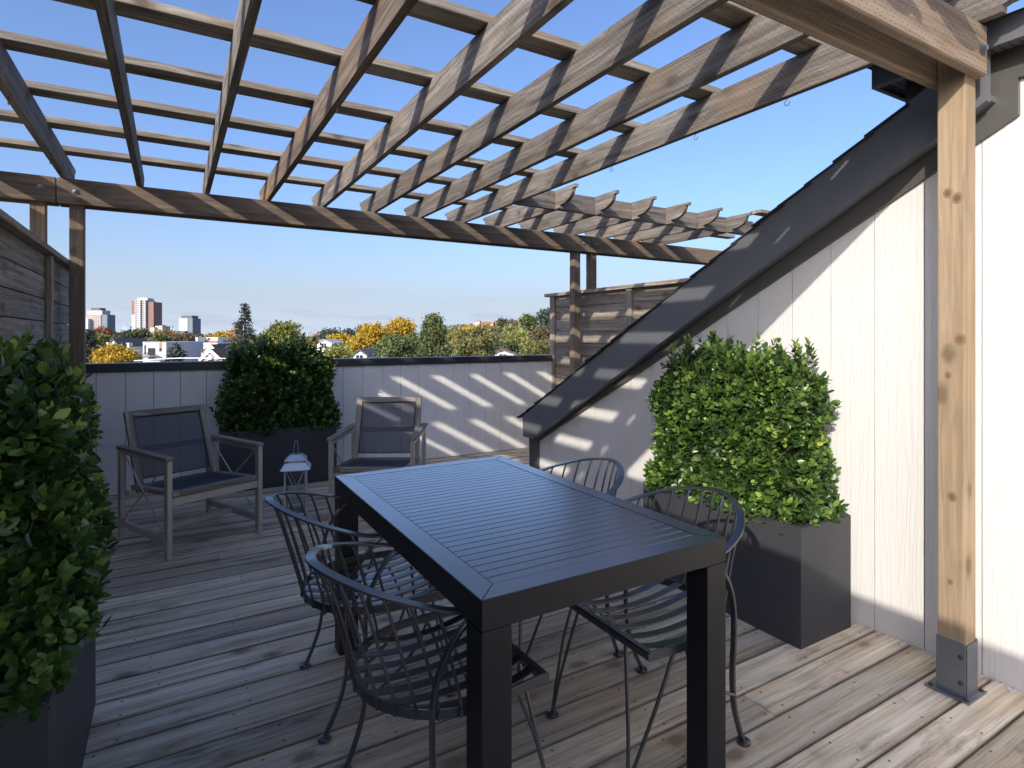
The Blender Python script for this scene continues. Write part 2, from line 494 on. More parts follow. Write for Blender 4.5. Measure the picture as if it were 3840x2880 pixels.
def prism(pts, axis, a, b):
    """Extrude a 2D outline. axis 'x': pts are (y,z) ; 'y': (x,z) ; 'z': (x,y)."""
    n = len(pts)
    def P(p, t):
        return {'x': (t, p[0], p[1]), 'y': (p[0], t, p[1]), 'z': (p[0], p[1], t)}[axis]
    vs_ = [P(p, a) for p in pts] + [P(p, b) for p in pts]
    fs = [tuple(range(n))[::-1], tuple(range(n, 2 * n))]
    fs += [(i, (i + 1) % n, n + (i + 1) % n, n + i) for i in range(n)]
    me = mesh_from('prism', vs_, fs)
    bm = bmesh.new(); bm.from_mesh(me)
    bmesh.ops.recalc_face_normals(bm, faces=bm.faces)
    bm.to_mesh(me); bm.free()
    return me

def catmull(pts, n=6):
    pts = [Vector(p) for p in pts]
    out = []
    for i in range(len(pts) - 1):
        p0 = pts[i - 1] if i > 0 else pts[i] * 2 - pts[i + 1]
        p1, p2 = pts[i], pts[i + 1]
        p3 = pts[i + 2] if i + 2 < len(pts) else p2 * 2 - p1
        for k in range(n):
            t = k / n
            out.append(0.5 * ((2 * p1) + (-p0 + p2) * t + (2 * p0 - 5 * p1 + 4 * p2 - p3) * t * t + (-p0 + 3 * p1 - 3 * p2 + p3) * t ** 3))
    out.append(pts[-1])
    return out

def sweep(path, prof, up=(0, 0, 1), closed=False, smooth=True):
    """Sweep a closed 2D profile (side, up) along a path; returns verts, faces."""
    path = [Vector(p) for p in path]
    n, m = len(path), len(prof)
    up = Vector(up)
    V, F = [], []
    side_prev = None
    for i, p in enumerate(path):
        if closed: t = path[(i + 1) % n] - path[i - 1]
        else: t = path[min(i + 1, n - 1)] - path[max(i - 1, 0)]
        t.normalize()
        s = t.cross(up)
        if s.length < 0.15:
            s = side_prev.copy() if side_prev is not None else t.cross(Vector((0.3, 1, 0)))
            s = s - t * s.dot(t)
        s.normalize()
        if side_prev is not None and s.dot(side_prev) < 0: s = -s
        side_prev = s
        u = s.cross(t).normalized()
        for a, b in prof: V.append(p + s * a + u * b)
    rng_ = n if closed else n - 1
    for i in range(rng_):
        j = (i + 1) % n
        for k in range(m):
            F.append((i * m + k, i * m + (k + 1) % m, j * m + (k + 1) % m, j * m + k))
    if not closed:
        F.append(tuple(range(m))[::-1]); F.append(tuple((n - 1) * m + k for k in range(m)))
    return V, F

def circ(r, n=8):
    return [(r * math.cos(2 * math.pi * k / n), r * math.sin(2 * math.pi * k / n)) for k in range(n)]
def rect(w, h, c=0.18):
    a, b = w / 2, h / 2; k = c * min(w, h)
    return [(-a + k, -b), (a - k, -b), (a, -b + k), (a, b - k), (a - k, b), (-a + k, b), (-a, b - k), (-a, -b + k)]

class MB:
    def __init__(s): s.v, s.f = [], []
    def add(s, vf):
        o = len(s.v); s.v += [tuple(p) for p in vf[0]]; s.f += [tuple(i + o for i in f) for f in vf[1]]
        return s
    def tube(s, path, r, n=8, up=(0, 0, 1)): return s.add(sweep(path, circ(r, n), up))
    def bar(s, path, w, h, up=(0, 0, 1), c=0.18): return s.add(sweep(path, rect(w, h, c), up))
    def box(s, x0, x1, y0, y1, z0, z1):
        v = [(x, y, z) for x in (x0, x1) for y in (y0, y1) for z in (z0, z1)]
        f = [(0, 1, 3, 2), (4, 6, 7, 5), (0, 4, 5, 1), (2, 3, 7, 6), (0, 2, 6, 4), (1, 5, 7, 3)]
        return s.add((v, f))
    def lathe(s, prof, cx=0, cy=0, n=16):
        v, f = [], []
        m = len(prof)
        for k in range(n):
            a = 2 * math.pi * k / n
            for r, z in prof: v.append((cx + r * math.cos(a), cy + r * math.sin(a), z))
        for k in range(n):
            j = (k + 1) % n
            for i in range(m - 1):
                f.append((k * m + i, j * m + i, j * m + i + 1, k * m + i + 1))
        f.append(tuple(k * m for k in range(n))[::-1]); f.append(tuple(k * m + m - 1 for k in range(n)))
        return s.add((v, f))
    def mesh(s, smooth=False, name='part'):
        me = mesh_from(name, s.v, s.f, False)
        bm = bmesh.new(); bm.from_mesh(me)
        bmesh.ops.recalc_face_normals(bm, faces=bm.faces)
        bm.to_mesh(me); bm.free()
        if smooth:
            me.polygons.foreach_set('use_smooth', [True] * len(me.polygons))
            try: me.set_sharp_from_angle(angle=R(40))
            except Exception: pass
        return me
    def ob(s, name, mat, parent=None, smooth=False, loc=(0, 0, 0), rot=(0, 0, 0)):
        return ob(name, s.mesh(smooth, name), mat, parent, loc, rot)

def copy_tree(o, parent=None):
    c = o.copy()
    col.objects.link(c)
    c.parent = parent
    for ch in list(o.children):
        copy_tree(ch, c)
    return c

def far(xd, yd, dist):
    """Point seen at the photograph's direction (xd, yd) at a given distance (used only to lay out the city)."""
    u = (xd - 1106) / 1250 * dist
    c, s = math.cos(YAW), math.sin(YAW)
    return Vector((u * c + dist * s, -u * s + dist * c, CAMZ + (727 - yd) / 1250 * dist))

# ================================================================== SETTING
GZ = -9.5
def terrain_h(X, Y):
    c, s = math.cos(YAW), math.sin(YAW)
    d = Y * c + X * s
    u = X * c - Y * s
    if d < 60: return GZ
    a = max(-1.0, min(1.0, u / d))
    k = 1 / (1 + math.exp(-(a + 0.045) / 0.022))
    ramp = min(1, max(0, (d - 75) / 240.0)); ramp = ramp * ramp * (3 - 2 * ramp)
    h = 15.0 * k * ramp
    far_h = min(1, max(0, (d - 500) / 900.0)) * 6.0
    return GZ + max(h, far_h)

def build_ground():
    V, F = [], []
    radii = [0, 15, 40, 60, 75, 90, 110, 130, 150, 175, 200, 230, 260, 300, 340, 390, 450, 520, 620, 800, 1100, 1600, 2500, 4000, 7000, 14000]
    NA = 120
    for r in radii[1:]:
        for k in range(NA):
            a = 2 * math.pi * k / NA
            X, Y = r * math.sin(a), r * math.cos(a)
            V.append((X, Y, terrain_h(X, Y)))
    V.append((0, 0, GZ)); ce = len(V) - 1
    for k in range(NA):
        F.append((ce, (k + 1) % NA, k))
    for i in range(len(radii) - 2):
        for k in range(NA):
            a, b = i * NA + k, i * NA + (k + 1) % NA
            F.append((a, b, b + NA, a + NA))
    k = N('town_ground')
    v, _ = k.objvec(False)
    f = k.noise(v, 0.03, 6, 0.65)
    c = k.ramp(f, [(0.3, (0.05, 0.06, 0.025)), (0.7, (0.13, 0.11, 0.06)), (0.5, (0.085, 0.09, 0.04))])
    k.set(color=c, rough=0.9)
    o = ob('ground', mesh_from('ground', V, F, True), k.m)
    struct(o)
build_ground()

# ---- deck of the terrace
PITCH = 0.1445
SEAM0 = 0.997
Y0T, YP = -1.75, 5.91           # near end of the terrace, face of the parapet
XL, XW, XR = -0.70, 2.775, 4.10  # left fence, house wall, right fence
YC = 4.36                        # far corner of the house
def build_deck():
    base = box('deck', M['void'], None, -0.9, 4.3, Y0T - 0.3, YP + 0.1, -0.35, -0.075, 0)
    struct(base)
    k0 = math.floor((Y0T - SEAM0) / PITCH)
    y = SEAM0 + k0 * PITCH
    i = 0
    while y < YP - 0.02:
        ya, yb = y + 0.0045, min(y + PITCH - 0.0045, YP - 0.004)
        xr = XW - 0.0015 if y < YC + 0.02 else XR - 0.05
        xs = [XL + 0.03, xr]
        if i % 3 == 1: xs.insert(1, random.uniform(0.2, 2.2))
        elif i % 5 == 2: xs.insert(1, random.uniform(1.5, 2.6))
        for a, b in zip(xs[:-1], xs[1:]):
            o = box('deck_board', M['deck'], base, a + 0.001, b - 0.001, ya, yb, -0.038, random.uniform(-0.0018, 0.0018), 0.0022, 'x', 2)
            o.rotation_euler = (random.uniform(-0.004, 0.004), 0, 0)
        y += PITCH; i += 1
build_deck()

# ---- parapet wall between terrace and town
def siding_mesh_y(w, h):   # panel strip in the XZ plane facing -Y, local z along height
    return box_mesh(w, 0.016, h, 0.002)
def build_parapet():
    t = thing('parapet_wall', 'low cream grooved parapet wall with dark metal cap at the far edge', 'wall', (1.7, YP, 0))
    box('wall_core', M['core'], t, -4.0, 6.6, YP + 0.014, YP + 0.15, -1.2, 1.09, 0)
    g0 = 1.70
    x = g0 - 0.2035 * 28
    while x < 6.5:
        a, b = x + 0.0018, x + 0.2035 - 0.0018
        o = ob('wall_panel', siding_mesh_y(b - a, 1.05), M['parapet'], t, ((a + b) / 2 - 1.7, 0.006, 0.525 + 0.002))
        x += 0.2035
    cap = box('cap', M['cap'], t, -4.0, 2.96, YP - 0.022, YP + 0.175, 1.038, 1.113, 0.003)
    box('cap', M['cap'], t, 2.962, 6.6, YP - 0.0225, YP + 0.175, 1.038, 1.1125, 0.003)
    for x in (0.115, 1.99, 3.30, 3.55):
        h = MB(); h.tube(catmull([(0, 0, 0.006), (0, -0.012, 0.006), (0, -0.020, -0.004), (0, -0.012, -0.014), (0, -0.006, -0.010)], 4), 0.0022, 6)
        h.ob('hook', M['galv'], t, True, (x - 1.7, -0.0225, 1.07))
build_parapet()

# ---- house on the right with sloping roof edge
SL = 0.538                       # rise per metre of the rake
def rake_top(y): return 0.632 + SL * (4.36 - y)
def rake_bot(y): return rake_top(y) - 0.213
def frieze_bot(y): return rake_bot(y) - 0.096
Y_BEND = 0.98
EZ = 2.436                       # soffit height of the upper eave
def build_house():
    t = thing('house', 'cream sided house gable with dark sloping barge board and eave on the right', 'house', (3.4, 1.0, 0))
    L = Vector(t.location)
    def put(name, me, mat, parent=t):
        return ob(name, me, mat, parent, -L if parent is t else (0, 0, 0))
    # siding strips, cut off under the frieze
    y = 1.033 - 0.2035 * 16
    while y < YC - 0.02:
        a, b = y + 0.0018, min(y + 0.2035 - 0.0018, YC - 0.004)
        za = min(rake_top(a) - 0.06, EZ + 0.02) ; zb = min(rake_top(b) - 0.06, EZ + 0.02)
        bm = bmesh.new()
        me = prism([(a, -0.05), (b, -0.05), (b, zb), (a, za)], 'x', XW, XW + 0.016)
        # origin at strip's foot so that the grain starts afresh on each strip
        me.transform(Matrix.Translation((-XW, -a, 0)))
        bm.free()
        ob('wall_panel', me, M['siding'], t, Vector((XW, a, 0)) - L)
        y += 0.2035
    put('wall_core', prism([(-3.0, -1.0), (YC - 0.002, -1.0), (YC - 0.002, rake_top(YC) - 0.07), (1.1, rake_top(1.1) - 0.07), (1.1, EZ - 0.002), (-3.0, EZ - 0.002)], 'x', XW + 0.0162, 4.04), M['core'])
    # corner trim at the far end
    put('corner_trim', prism([(YC - 0.125, -0.05), (YC + 0.012, -0.05), (YC + 0.012, 0.47), (YC - 0.125, 0.47)], 'x', XW - 0.021, XW + 0.14), M['frieze'])
    # frieze under the rake, with the step up to the eave
    fz = [(YC + 0.011, frieze_bot(YC) + 0.03), (YC + 0.011, rake_bot(YC) + 0.05), (1.30, rake_bot(1.30) + 0.05), (1.30, EZ + 0.004), (-3.0, EZ + 0.004), (-3.0, 2.318), (0.912, 2.318), (0.912, frieze_bot(0.912))]
    put('frieze', prism(fz, 'x', XW - 0.0235, XW + 0.002), M['frieze'])
    # barge board
    yt = 4.345
    bb = [(yt, rake_top(yt)), (yt, 0.462), (4.20, 0.462), (Y_BEND, rake_bot(Y_BEND)), (Y_BEND, EZ + 0.003), (1.04, EZ + 0.003)]
    me = prism(bb, 'x', XW - 0.105, XW - 0.068)
    put('barge_board', me, M['trim'])
    # underside between barge board and frieze
    sf = [(4.33, 0.470), (4.20, 0.470), (Y_BEND, rake_bot(Y_BEND) + 0.008), (Y_BEND, rake_bot(Y_BEND) + 0.03), (4.20, 0.50), (4.33, 0.50)]
    put('rake_soffit', prism(sf, 'x', XW - 0.0675, XW + 0.01), M['trim'])
    # lower roof
    rs = [(4.42, rake_top(4.42) + 0.002), (1.10, rake_top(1.10) + 0.002), (1.10, rake_top(1.10) - 0.05), (4.42, rake_top(4.42) - 0.05)]
    roof = put('roof', prism(rs, 'x', XW - 0.06, 4.06), M['shingle'])
    i = 0
    yy = 4.44
    while yy > 1.3:
        ln = 0.20
        me = box_mesh(1.42, ln, 0.009, 0.0015)
        o = ob('shingle_course', me, M['shingle'], roof, (XW - 0.120 + 0.71 + random.uniform(-0.010, 0.010), yy - ln / 2, rake_top(yy - ln / 2) + 0.016), (-math.atan(SL) + 0.055, 0, 0))
        yy -= 0.143; i += 1
    # upper eave box
    put('fascia', prism([(1.385, EZ - 0.012), (1.385, EZ + 0.082), (-3.0, EZ + 0.082), (-3.0, EZ - 0.012)], 'x', 2.645, 2.665), M['trim'])
    put('fascia', prism([(2.6652, EZ - 0.012), (4.06, EZ - 0.012), (4.06, EZ + 0.082), (2.6652, EZ + 0.082)], 'y', 1.365, 1.3848), M['trim'])
    so_ = put('soffit', prism([(2.6655, -3.0), (4.05, -3.0), (4.05, 1.3645), (2.6655, 1.3645)], 'z', EZ, EZ + 0.012), M['soffit'])
    hm = MB()
    for iy in range(60):
        yy = 1.335 - iy * 0.03
        for ix in range(3 if yy < 1.12 else 12):
            xx = 2.69 + ix * 0.026
            if xx > 2.77 and yy < 1.12: continue
            if ix % 4 == 3: continue
            hm.box(xx, xx + 0.010, yy, yy + 0.007, EZ - 0.0012, EZ + 0.001)
    stuff(hm.ob('vent_holes', M['hole'], so_))
    put('upper_roof', prism([(2.63, EZ + 0.083), (4.2, EZ + 0.083), (4.2, EZ + 0.20)], 'y', -3.0, 1.40), M['shingle'])
build_house()

# ---- privacy fences either side
def build_fence(name, label, xface, side, segs, posts, cap_over=0.0):
    """Horizontal boards; side=+1 when the terrace lies towards +X."""
    t = thing(name, label, 'fence', (xface, segs[0][0], 0))
    for (ya, yb, ztop) in segs:
        n = int((ztop - 0.05) / 0.1435)
        z = ztop - 0.040
        while z > 0.02:
            z0 = max(z - 0.1385, 0.005)
            b = box('fence_board', M['fence'], t, min(xface, xface - side * 0.034), max(xface, xface - side * 0.034), ya, yb, z0, z, 0.003, 'y')
            z -= 0.1435
        xb_ = xface - side * 0.0345
        box('gap_sheet', M['void'], t, min(xb_, xb_ - side * 0.006), max(xb_, xb_ - side * 0.006), ya, yb, 0.005, ztop - 0.045, 0)  # dark sheet added so no light shows through the board gaps
        o = cap_over if yb > 5 else 0.0
        box('cap', M['fence'], t, xface - 0.085 if side > 0 else xface - 0.055, xface + 0.055 if side > 0 else xface + 0.085, ya, yb + o, ztop - 0.0385, ztop, 0.004, 'y')
    for (yp, w, zt) in posts:
        x0, x1 = (xface + 0.001, xface + 0.036) if side > 0 else (xface - 0.036, xface - 0.001)
        box('batten', M['fence'], t, x0, x1, yp - w / 2, yp + w / 2, 0.0, zt, 0.003, 'z')
    return t
build_fence('privacy_fence', 'weathered grey board fence along the left edge of the terrace', XL, 1,
            [(Y0T, 0.64, 2.062), (0.645, 1.33, 2.29), (1.335, 5.90, 1.905)],  # taller middle section added out of view to block sun from the house wall
            [(-1.0, 0.06, 2.02), (0.2, 0.06, 2.02), (0.70, 0.06, 2.25), (1.29, 0.06, 2.25), (2.5, 0.06, 1.866), (3.2, 0.06, 1.866), (4.76, 0.06, 1.866), (5.86, 0.06, 1.866)], 0.1)
fr = build_fence('privacy_fence', 'weathered grey board fence with overhanging cap beyond the sloping roof', 4.085, -1,
            [(2.6, 5.93, 1.872)], [(4.52, 0.085, 1.833), (3.1, 0.085, 1.833)], 0.12)
box('end_post', M['fence'], fr, 4.05, 4.139, 5.865, 5.954, 0.0, 1.833, 0.003, 'z')

# ================================================================== PERGOLA
RZ0, RZ1 = 2.487, 2.656
RSP = 0.459
RX = [-0.669 + RSP * i for i in range(-3, 14)]
def tail(sign, y0, z0):
    """Scroll-cut rafter end; returns (y,z) from the bottom outward and up to the top."""
    p = [(0.0, 0.0), (0.070, 0.0), (0.070, 0.024), (0.085, 0.030)]
    for k in range(1, 9):
        a = R(90) * k / 8
        p.append((0.085 + 0.175 * math.sin(a), 0.140 - 0.110 * math.cos(a)))
    p += [(0.262, 0.142), (0.298, 0.142), (0.300, RZ1 - RZ0)]
    return [(y0 + sign * a, z0 + b) for a, b in p]
_rm = {}
def rafter_mesh(ya, yb, w=0.036):
    key = (ya, yb)
    if key in _rm: return _rm[key]
    L = yb - ya
    low = tail(-1, -L / 2, -(RZ1 - RZ0) / 2)
    up = tail(1, L / 2, -(RZ1 - RZ0) / 2)
    pts = low[::-1] + up
    # local X is the length axis
    n = len(pts)
    V = [(p[0], -w / 2, p[1]) for p in pts] + [(p[0], w / 2, p[1]) for p in pts]
    F = [tuple(range(n))[::-1], tuple(range(n, 2 * n))] + [(i, (i + 1) % n, n + (i + 1) % n, n + i) for i in range(n)]
    me = mesh_from('rafter', V, F)
    bm = bmesh.new(); bm.from_mesh(me)
    bmesh.ops.triangulate(bm, faces=[f for f in bm.faces if len(f.verts) > 4])
    bmesh.ops.recalc_face_normals(bm, faces=bm.faces)
    bm.to_mesh(me); bm.free()
    _rm[key] = me
    return me

NB0, NB1 = 0.950, 1.117      # near double beam, front and back
FB0, FB1 = 5.240, 5.405      # far double beam
def build_pergola():
    t = thing('pergola', 'weathered timber pergola with scroll cut rafters overhead', 'pergola', (1.0, 3.0, 0))
    L = Vector(t.location)
    # beams
    def beam(xa, xb, y0, m):
        return box('beam', m, t, xa, xb, y0, y0 + 0.038, 2.302, 2.4865, 0.005, 'x')
    for xa, xb in ((-2.25, -0.713), (-0.709, 4.138), (4.142, 6.6)):
        for y0 in (FB0, FB1 - 0.038): beam(xa, xb, y0, M['beam'])
    for xa, xb in ((-2.25, -0.713), (-0.709, 2.597)):
        for y0 in (NB0, NB1 - 0.038): beam(xa, xb, y0, M['newbeam'])
    # posts
    for x in (-0.867, -0.642, 3.925, 4.160):
        box('post', M['post'], t, x, x + 0.089, FB0 + 0.0383, FB0 + 0.1268, 0.0, 2.47, 0.004, 'z')
    for x in (-0.867, -0.642):
        box('post', M['post'], t, x, x + 0.089, NB0 + 0.0385, NB0 + 0.1285, 0.0, 2.47, 0.004, 'z')
    px0, px1, py0, py1 = 2.517, 2.606, 0.9885, 1.0785
    box('post', M['newpost'], t, px0, px1, py0, py1, 0.012, 2.47, 0.006, 'z', 2)
    # knots of the near post
    for (ky, kz, kr) in ((1.029, 0.741, 0.017), (1.012, 1.855, 0.019), (1.043, 1.880, 0.017), (1.004, 1.330, 0.020), (1.042, 1.195, 0.013), (1.035, 0.42, 0.010)):
        kb = MB(); kb.lathe([(kr, 0.0), (kr * 0.93, 0.0011), (kr * 0.66, 0.0014)], n=18)
        kn = kb.ob('knot', M['knot'], t, False, Vector((px0 + 0.0006, ky, kz)) - L, (0, R(-90), 0)); kn.scale = (1.25, 1.0, 1.0)
        kb = MB(); kb.lathe([(kr * 0.62, 0.0), (kr * 0.5, 0.0022), (kr * 0.12, 0.0026)], n=14)
        kb.ob('knot_heart', M['knot_heart'], kn)
    # galvanised foot of the near post
    sad = MB()
    sad.box(px0 - 0.0045, px0 - 0.0005, py0 - 0.002, py1 + 0.002, 0.008, 0.205)
    sad.box(px0 + 0.006, px1 + 0.002, py0 - 0.0045, py0 - 0.0005, 0.008, 0.200)
    sad.box(px1 + 0.0005, px1 + 0.0045, py0 - 0.002, py1 + 0.002, 0.008, 0.205)
    sad.box(2.492, 2.640, 0.966, 1.112, 0.0022, 0.008)
    base = sad.ob('post_base', M['galv'], t, False, -L)
    for (x, y) in ((2.505, 1.095), (2.505, 0.980), (2.625, 0.980)):
        b = MB(); b.lathe([(0.010, 0.0), (0.010, 0.002), (0.006, 0.002), (0.006, 0.007), (0.0, 0.009)], n=8)
        b.ob('bolt', M['rust'], base, False, (x, y, 0.008))
    for z in (0.06, 0.155):
        b = MB(); b.lathe([(0.009, 0.0), (0.009, 0.004), (0.004, 0.006)], n=6)
        b.ob('bolt', M['rust'], base, False, (px0 - 0.0045, py0 + 0.012, z), (0, R(-90), 0))
    # rafters
    for i, x in enumerate(RX):
        ya, yb = (NB0, FB1) if x < 2.7 else (4.30, FB1)
        me = rafter_mesh(ya, yb)
        m = M['orange'] if abs(x - 0.708) < 0.01 else M['rafter']
        ob('rafter', me, m, t, Vector((x, (ya + yb) / 2, (RZ0 + RZ1) / 2 + random.uniform(-0.002, 0.002))) - L, (random.uniform(-0.006, 0.006), 0, R(90)))
        if x > 2.7:
            box('blocking', M['rafter'], t, x + 0.0195, x + RSP - 0.0195, 4.302, 4.339, RZ0 + 0.001, RZ1 - 0.002, 0.003, 'x')
    box('blocking', M['rafter'], t, 2.563, 2.983, 4.302, 4.339, RZ0 + 0.001, RZ1 - 0.002, 0.003, 'x')
    # purlins lying flat across the rafters
    for yf in (1.055, 1.665, 2.270, 2.875, 3.475, 4.060, 4.640, 5.275):
        xe = 2.62 if yf < 4.2 else 6.5
        xs = [-2.3, random.uniform(-1.6, -1.0), xe]
        for a, b in zip(xs[:-1], xs[1:]):
            box('purlin', M['purlin'], t, a + 0.001, b - 0.001, yf - 0.125, yf, RZ1 + 0.003, RZ1 + 0.041, 0.003, 'x')
    box('purlin', M['purlin'], t, 5.40, 6.5, 3.96, 4.085, RZ1 + 0.003, RZ1 + 0.041, 0.003, 'x')
    # dome bolts where the beams are spliced, and the hex bolt of the near beam
    for (x, z) in ((-0.80, 2.40), (-0.60, 2.395), (4.03, 2.395), (4.215, 2.40)):
        b = MB(); b.lathe([(0.020, 0.0), (0.020, 0.003), (0.014, 0.004), (0.012, 0.010), (0.007, 0.015), (0.0005, 0.017)], n=14)
        b.ob('bolt', M['galv'], t, True, Vector((x, FB0 - 0.0005, z)) - L, (R(90), 0, 0))
    b = MB(); b.lathe([(0.021, 0.0), (0.021, 0.003)], n=18); b.lathe([(0.011, 0.003), (0.011, 0.014), (0.009, 0.016)], n=6)
    b.ob('bolt', M['galv'], t, False, Vector((2.556, NB0 - 0.0005, 2.392)) - L, (R(90), 0, 0))
    # cup hooks under the rafters
    for (xi, ys) in ((2.544, (1.72, 2.28, 3.0, 3.75)), (0.708, (2.9,)), (1.167, (2.9, 3.9)), (-0.669, (3.6, 4.7)), (0.249, (5.1,)), (1.626, (3.3,))):
        for y in ys:
            h = MB()
            h.tube(catmull([(0, 0, 0.004), (0, 0, -0.010), (0, 0.012, -0.018), (0, 0.013, -0.032), (0, 0.0, -0.040), (0, -0.012, -0.032), (0, -0.012, -0.024)], 5), 0.0017, 6, (1, 0, 0))
            h.ob('hook', M['rust'], t, True, Vector((xi, y, RZ0)) - L)
build_pergola()

# ================================================================== DINING TABLE
def build_table():
    x0, x1, y0, y1, zt = 0.606, 1.430, 1.165, 2.535, 0.741
    t = thing('dining_table', 'charcoal slatted metal dining table in the middle of the deck', 'table', ((x0 + x1) / 2, (y0 + y1) / 2, 0))
    L = Vector(t.location)
    w, h = 0.066, 0.072
    # mitred frame
    def rail(p):
        return ob('frame_rail', prism(p, 'z', zt - h, zt), M['table'], t, -L)
    g = 0.0006
    rails = [
        rail([(x0, y0), (x1, y0), (x1 - w, y0 + w), (x0 + w, y0 + w)]),
        rail([(x0, y1), (x0 + w, y1 - w), (x1 - w, y1 - w), (x1, y1)]),
        rail([(x0, y0 + g), (x0 + w, y0 + w + g), (x0 + w, y1 - w - g), (x0, y1 - g)]),
        rail([(x1, y0 + g), (x1, y1 - g), (x1 - w, y1 - w - g), (x1 - w, y0 + w + g)])]
    for r in rails:
        bm = bmesh.new(); bm.from_mesh(r.data)
        bmesh.ops.bevel(bm, geom=[e_ for e_ in bm.edges], offset=0.0016, segments=2, affect='EDGES')
        bm.to_mesh(r.data); bm.free()
        r.data.materials.append(M['tableleg'])
        for pl_ in r.data.polygons: pl_.material_index = 0 if pl_.normal.z > 0.5 else 1  # one paint: top faces take the sky-tinted colour, sides the dark copy
    n = 31
    p = (y1 - y0 - 2 * w) / n
    for i in range(n):
        ya = y0 + w + i * p
        box('slat', M['table'], t, x0 + w + 0.0012, x1 - w - 0.0012, ya + 0.0016, ya + p - 0.0016, zt - 0.016, zt - 0.0008, 0.0012, 'x')
    ob('underframe', prism([(x0 + w, y0 + w), (x1 - w, y0 + w), (x1 - w, y1 - w), (x0 + w, y1 - w)], 'z', zt - 0.03, zt - 0.0175), M['tableleg'], t, -L)
    lw = 0.082
    for a in (x0, x1 - lw):
        for b in (y0, y1 - lw):
            box('leg', M['tableleg'], t, a + 0.0008, a + lw - 0.0008, b + 0.0008, b + lw - 0.0008, 0.002, zt - h - 0.003, 0.003, 'z', 2)
            box('bracket', M['tableleg'], t, a + (0.004 if a < 1 else -0.03), a + lw + (0.03 if a < 1 else -0.004), b + 0.004, b + lw - 0.004, zt - h - 0.0028, zt - h - 0.0004, 0)
build_table()

# ================================================================== WROUGHT IRON CHAIRS
def chair_proto():
    t = thing('dining_chair', 'x', 'chair', group='wrought iron barrel chairs around the table')
    m = M['iron']
    SZ = 0.400
    # seat rim
    path = [(0.20, 0.238, SZ), (0.10, 0.246, SZ)]
    for k in range(0, 25):
        a = R(90) + R(180) * k / 24
        path.append((0.25 * math.cos(a) + 0.0, 0.25 * math.sin(a), SZ))
    path += [(0.10, -0.246, SZ), (0.20, -0.238, SZ)]
    b = MB(); b.bar(path, 0.010, 0.028)
    b.bar([(0.20, -0.243, SZ), (0.20, 0.243, SZ)], 0.024, 0.026)
    b.ob('seat_rim', m, t, True)
    # dished slats
    ns = 7
    for k in range(ns):
        y = -0.192 + 0.384 * k / (ns - 1)
        xb = -math.sqrt(max(0.0, 0.245 ** 2 - y * y)) - 0.001
        pts = [(0.195 + (xb - 0.195) * s, y, SZ + 0.009 - 0.026 * math.sin(math.pi * s) ** 0.8) for s in [j / 10 for j in range(11)]]
        s_ = MB(); s_.bar(pts, 0.030, 0.004); s_.ob('slat', m, t, True)
    # top rail: arms sweep round the back
    def rail_pt(a):   # a from -90..90 deg, 0 = middle of the back
        xx = -0.062 - 0.305 * math.cos(a); yy = math.copysign(0.266 * abs(math.sin(a)) ** 1.18, a)
        zz = 0.660 + 0.098 * max(0.0, math.cos(a)) ** 1.1
        return Vector((xx, yy, zz))
    rp = [Vector((-0.014, -0.260, 0.657))] + [rail_pt(R(-90 + 180 * k / 40)) for k in range(41)] + [Vector((-0.014, 0.260, 0.657))]
    b = MB(); b.bar(rp, 0.027, 0.007); b.ob('top_rail', m, t, True)
    # spindles
    nsp = 13
    for k in range(nsp):
        a = R(-76 + 152 * k / (nsp - 1))
        p0 = Vector((-0.256 * math.cos(a), 0.256 * math.sin(a), SZ - 0.012))
        p3 = rail_pt(a) - Vector((0, 0, 0.003))
        p3.x += 0.004 * math.cos(a); 
        d = p3 - p0
        pa = p0 + Vector((d.x * 0.06, d.y * 0.06, 0.05))
        pb = p0 + Vector((d.x * 0.62, d.y * 0.62, d.z * 0.72))
        pc = p0 + Vector((d.x * 0.88, d.y * 0.88, d.z * 0.94))
        s_ = MB(); s_.tube(catmull([p0, pa, pb, pc, p3], 5), 0.0043, 7); s_.ob('spindle', m, t, True)
    for s in (-1, 1):
        # arm support running down into the rear leg
        pts = [(-0.022, s * 0.260, 0.653), (-0.072, s * 0.262, 0.612), (-0.118, s * 0.260, 0.545), (-0.142, s * 0.257, 0.46), (-0.144, s * 0.2555, 0.36), (-0.142, s * 0.252, 0.26), (-0.156, s * 0.246, 0.15), (-0.188, s * 0.240, 0.06), (-0.212, s * 0.236, 0.010)]
        b = MB(); b.bar(catmull(pts, 5), 0.010, 0.020, (0, 1, 0) ); lg = b.ob('rear_leg', m, t, True)
        f = MB(); f.lathe([(0.022, 0.0), (0.023, 0.004), (0.021, 0.010), (0.012, 0.013)], -0.213, s * 0.24, 16); f.ob('foot', m, lg, True)
        # hairpin front leg
        b = MB()
        b.tube(catmull([(0.192, s * 0.120, SZ - 0.012), (0.212, s * 0.150, 0.26), (0.232, s * 0.178, 0.13), (0.250, s * 0.195, 0.010)], 5), 0.0058, 8)
        b.tube(catmull([(0.110, s * 0.242, SZ - 0.012), (0.165, s * 0.236, 0.26), (0.212, s * 0.217, 0.13), (0.251, s * 0.196, 0.010)], 5), 0.0058, 8)
        lg = b.ob('front_leg', m, t, True)
        f = MB(); f.lathe([(0.022, 0.0), (0.023, 0.004), (0.021, 0.010), (0.012, 0.013)], 0.251, s * 0.196, 16); f.ob('foot', m, lg, True)
        # curved brace
        b = MB(); b.tube(catmull([(0.06, s * 0.243, SZ - 0.012), (0.035, s * 0.246, 0.33), (-0.02, s * 0.250, 0.265), (-0.09, s * 0.254, 0.215), (-0.153, s * 0.254, 0.185)], 5), 0.0055, 7); b.ob('brace', m, t, True)
    return t
ch0 = chair_proto()
